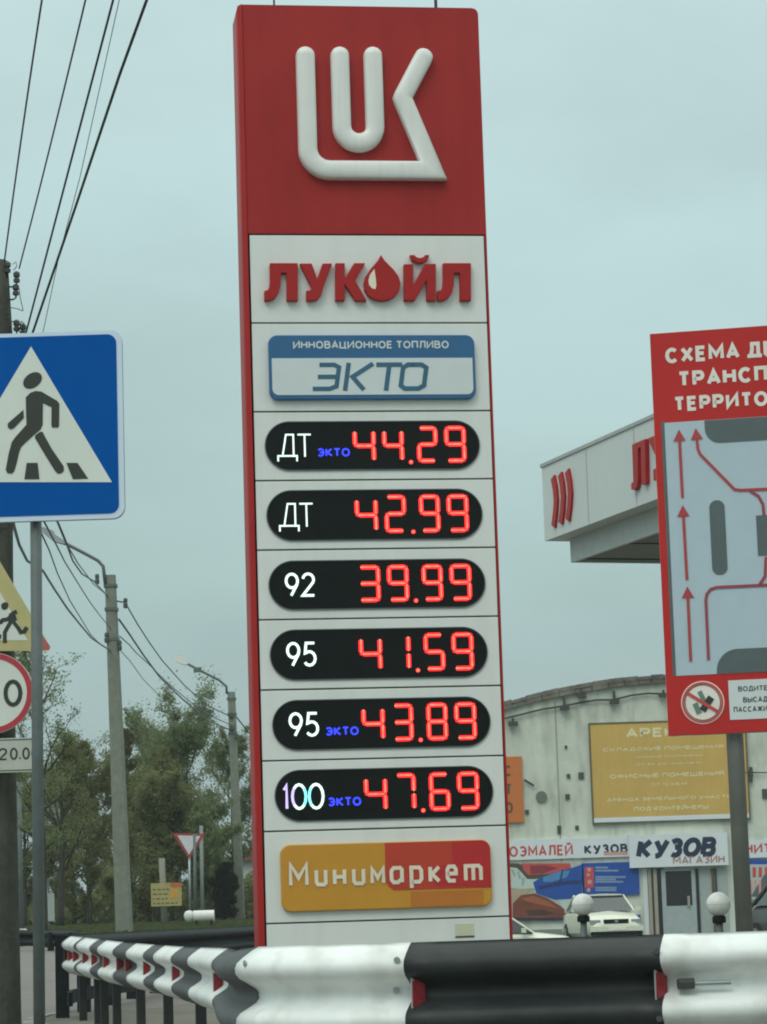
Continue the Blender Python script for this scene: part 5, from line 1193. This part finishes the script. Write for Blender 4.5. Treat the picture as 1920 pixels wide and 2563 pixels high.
# ------------------------------------------------------------------ trees
def tree(label, px_, Y, top_py, crown_r, leafm, seed, nprim=16, leaves=9000, leaf=.10, crown0=.25, trunk_r=.13, name='broadleaf_tree', shape='oval', lean=0, dens=1.0, spread=.3, zoff=0, up=.55):
    rg = np.random.default_rng(seed); rn = random.Random(seed)
    b_ = P(px_, 2297, Y); gz = ground_h(b_.x, Y); H_ = P(px_, top_py, Y).z - gz
    rt = empty(name, (b_.x, Y, gz - .05), 0, label, 'tree')
    mb_ = MB(); ends = []
    tp = []; nT = 9; x_ = y_ = 0.0
    for i in range(nT + 1):
        t = i / nT; tp.append(Vector((x_, y_, H_ * .93 * t))); x_ += rn.uniform(-.035, .035) * H_ * .16 + lean * H_ / nT; y_ += rn.uniform(-.03, .03) * H_ * .16
    mb_.tube(tp, trunk_r, 7, r2=.015)
    def env(t):
        if shape == 'cone': return crown_r * max(.08, (1 - t) ** .8) * (1 if t > .1 else .6)
        if shape == 'vase': return crown_r * (.45 + .55 * math.sin(math.pi * min(1, t * .72 + .1)))
        return crown_r * max(.12, math.sin(math.pi * (t * .86 + .1)) ** .7)
    def limb(p, d, L, r_, lev):
        n_ = 4; pts_ = [p]; q = p; dd = d
        for i in range(n_):
            dd = (dd + Vector((rn.gauss(0, .16), rn.gauss(0, .16), rn.gauss(.10, .12)))).normalized(); q = q + dd * (L / n_); pts_.append(q)
        mb_.tube(pts_, r_, 4 if lev > 0 else 5, r2=r_ * .25, cap=False)
        if lev < 2:
            for k in range(5 if lev == 0 else 3):
                j = rn.randint(1, n_); a_ = pts_[j]
                nd = (dd * .5 + Vector((rn.gauss(0, .6), rn.gauss(0, .6), rn.gauss(.25, .35)))).normalized()
                limb(a_, nd, L * rn.uniform(.32, .55), r_ * .45, lev + 1)
        if lev >= 1:
            for a_ in pts_[1:]: ends.append((a_, L))
        else: ends.append((pts_[-1], L * .4))
    for i in range(nprim):
        t = (i + rn.random()) / nprim; zz_ = crown0 + (.97 - crown0) * t; j = zz_ / .93 * nT; j0 = min(nT - 1, int(j)); p = tp[j0].lerp(tp[j0 + 1], min(1, j - j0))
        a = rn.uniform(0, 2 * math.pi) if i % 3 else rn.choice([0, math.pi]) + rn.gauss(0, .4)
        L = env(t) * rn.uniform(.7, 1.1); e_ = up + .35 * t
        d = Vector((math.cos(a) * math.cos(e_), math.sin(a) * math.cos(e_), math.sin(e_)))
        limb(p, d, L, max(.02, trunk_r * .42 * (1 - .6 * t)), 0)
    mb_.build('trunk', BARK, rt, smooth=True, fix=False)
    pts_ = np.array([tuple(e[0]) for e in ends]); rad_ = np.array([max(.12, e[1] * spread) for e in ends])
    # clumps of different density, so that sky shows between them
    wgt = rg.random(len(pts_)) ** 1.5 + .08; wgt /= wgt.sum()
    idx = rg.choice(len(pts_), int(leaves * 1.5), p=wgt)
    c_ = pts_[idx] + rg.normal(0, 1, (len(idx), 3)) * rad_[idx][:, None] * .55
    leaf = leaf * .82; c_ = c_[c_[:, 2] > .3]; n_ = len(c_)
    u = rg.normal(0, 1, (n_, 3)); u /= np.linalg.norm(u, axis=1)[:, None]; v = rg.normal(0, 1, (n_, 3)); v = np.cross(u, v); v /= np.linalg.norm(v, axis=1)[:, None]
    s_ = (leaf * rg.uniform(.5, 1.2, n_))[:, None]
    V = np.stack([c_ - u * s_ * .6, c_ + v * s_ * .35, c_ + u * s_ * .6, c_ - v * s_ * .35], 1).reshape(-1, 3)
    me = bpy.data.meshes.new('crown'); me.vertices.add(4 * n_); me.vertices.foreach_set('co', V.ravel()); me.loops.add(4 * n_); me.loops.foreach_set('vertex_index', np.arange(4 * n_, dtype=np.int32))
    me.polygons.add(n_); me.polygons.foreach_set('loop_start', np.arange(0, 4 * n_, 4, dtype=np.int32)); me.update(calc_edges=True); me.validate()
    me.materials.append(leafm); o_ = bpy.data.objects.new('crown', me); COL.objects.link(o_); o_.parent = rt
    return rt
tree('tallest tree left of the pylon with airy green crown over a slim dark trunk', 478, 112, 1850, 2.6, LEAF2, 11, 26, 30000, .115, .26, .15, spread=.5, shape='vase')
tree('airy grey-green tree standing left of the tallest one, thin top', 398, 118, 1830, 1.9, LEAF2, 12, 20, 17000, .11, .35, .12, spread=.5, shape='vase')
tree('narrow olive tree with a pointed dense top right of the first lamp pole', 328, 114, 1800, 1.8, LEAF3, 13, 24, 30000, .115, .08, .12, shape='cone', spread=.5, name='conical_tree')
tree('dense brown-olive bushy tree in the middle of the group', 375, 106, 1950, 2.3, LEAF3, 14, 26, 42000, .115, .04, .12, spread=.6)
tree('dense olive tree behind the yellow notice board', 430, 104, 1975, 2.0, LEAF1, 24, 22, 30000, .115, .03, .1, spread=.6)
tree('leafless-looking forked tree near the grey sign post with pale young leaves', 150, 88, 1900, 2.1, LEAF1, 15, 16, 9000, .09, .28, .15, spread=.44, up=.75)
tree('brownish tree just left of the first lamp pole', 225, 98, 1870, 1.8, LEAF3, 16, 20, 24000, .10, .10, .11, spread=.55)
tree('small bright green tree behind the give way sign', 520, 104, 2030, 1.7, LEAF2, 17, 16, 16000, .11, .08, .1, spread=.5)
tree('green tree behind the far lamp pole, right side cut by the pylon', 590, 120, 1850, 2.1, LEAF2, 18, 20, 17000, .11, .2, .12, spread=.46)
tree('thin wispy pale tree behind the children sign at the left edge', 108, 60, 1590, 1.4, LEAF2, 19, 16, 4200, .065, .3, .1, spread=.36)
tree('bushy tree at the far left behind the grey post', 60, 108, 1950, 2.3, LEAF1, 20, 18, 20000, .11, .08, .12, spread=.5)
tree('low olive tree between the leftmost trees', 185, 112, 1950, 2.2, LEAF1, 22, 20, 26000, .11, .05, .12, spread=.6)
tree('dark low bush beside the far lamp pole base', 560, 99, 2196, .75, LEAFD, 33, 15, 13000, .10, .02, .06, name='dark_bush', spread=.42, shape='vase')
# far hedge: reads as one mass
rg = np.random.default_rng(5); n_ = 60000
hx_ = rg.uniform(-24, 2, n_); hy_ = rg.uniform(126, 134, n_); hh_ = 2.2 + 1.2 * np.sin(hx_ * .9) * np.sin(hx_ * .37 + 1) + .8 * np.sin(hx_ * 2.7)
hz_ = .7 + rg.random(n_) ** .7 * np.maximum(1.0, hh_)
c_ = np.stack([hx_, hy_, hz_], 1); u = rg.normal(0, 1, (n_, 3)); u /= np.linalg.norm(u, axis=1)[:, None]; v = np.cross(u, rg.normal(0, 1, (n_, 3))); v /= np.linalg.norm(v, axis=1)[:, None]
s_ = rg.uniform(.12, .28, n_)[:, None]
V = np.stack([c_ - u * s_ * .6, c_ + v * s_ * .4, c_ + u * s_ * .6, c_ - v * s_ * .4], 1).reshape(-1, 3)
def quads(name, V, m):
    n_ = len(V) // 4; me = bpy.data.meshes.new(name); me.vertices.add(4 * n_); me.vertices.foreach_set('co', V.ravel()); me.loops.add(4 * n_); me.loops.foreach_set('vertex_index', np.arange(4 * n_, dtype=np.int32))
    me.polygons.add(n_); me.polygons.foreach_set('loop_start', np.arange(0, 4 * n_, 4, dtype=np.int32)); me.update(calc_edges=True); me.materials.append(m)
    o_ = bpy.data.objects.new(name, me); COL.objects.link(o_); return o_
tag(quads('far_undergrowth', V, LEAF1), 'dark olive undergrowth closing the view behind the trees', 'undergrowth', kind='stuff')
# grass blades on the bank
n_ = 50000; gx_ = rg.uniform(-16, 0.0, n_); gy_ = rg.uniform(63.3, 112, n_); gz_ = np.array([ground_h(a, b) for a, b in zip(gx_, gy_)]) - .02
hgt = rg.uniform(.06, .2, n_); wv = rg.uniform(.02, .05, n_); an = rg.uniform(0, math.pi, n_); lx_ = rg.normal(0, .05, n_)
dx = np.cos(an) * wv; dy = np.sin(an) * wv
V = np.stack([np.stack([gx_ - dx, gy_ - dy, gz_], 1), np.stack([gx_ + dx, gy_ + dy, gz_], 1), np.stack([gx_ + dx * .3 + lx_, gy_ + dy * .3, gz_ + hgt], 1), np.stack([gx_ - dx * .3 + lx_, gy_ - dy * .3, gz_ + hgt], 1)], 1).reshape(-1, 3)
tag(quads('grass', V, BLADE), 'rough spring grass on the bank under the trees', 'grass', kind='stuff')

# ------------------------------------------------------------------ thin haze volume, added to lift the darks of distant things
hz = MB().box((-520, -220, -1.8), (520, 720, 16.0)).build('haze', [])
hm = bpy.data.materials.new('haze'); hm.use_nodes = True; ht = hm.node_tree; ht.nodes.clear()
ho = ht.nodes.new('ShaderNodeOutputMaterial'); hv = ht.nodes.new('ShaderNodeVolumePrincipled'); hv.inputs['Density'].default_value = 0.00042
hv.inputs['Color'].default_value = (.85, .95, .88, 1); ht.links.new(hv.outputs[0], ho.inputs['Volume']); hz.data.materials.append(hm); tag(hz, 'thin pale haze added over the whole place to lift dark tones', 'haze', kind='stuff')
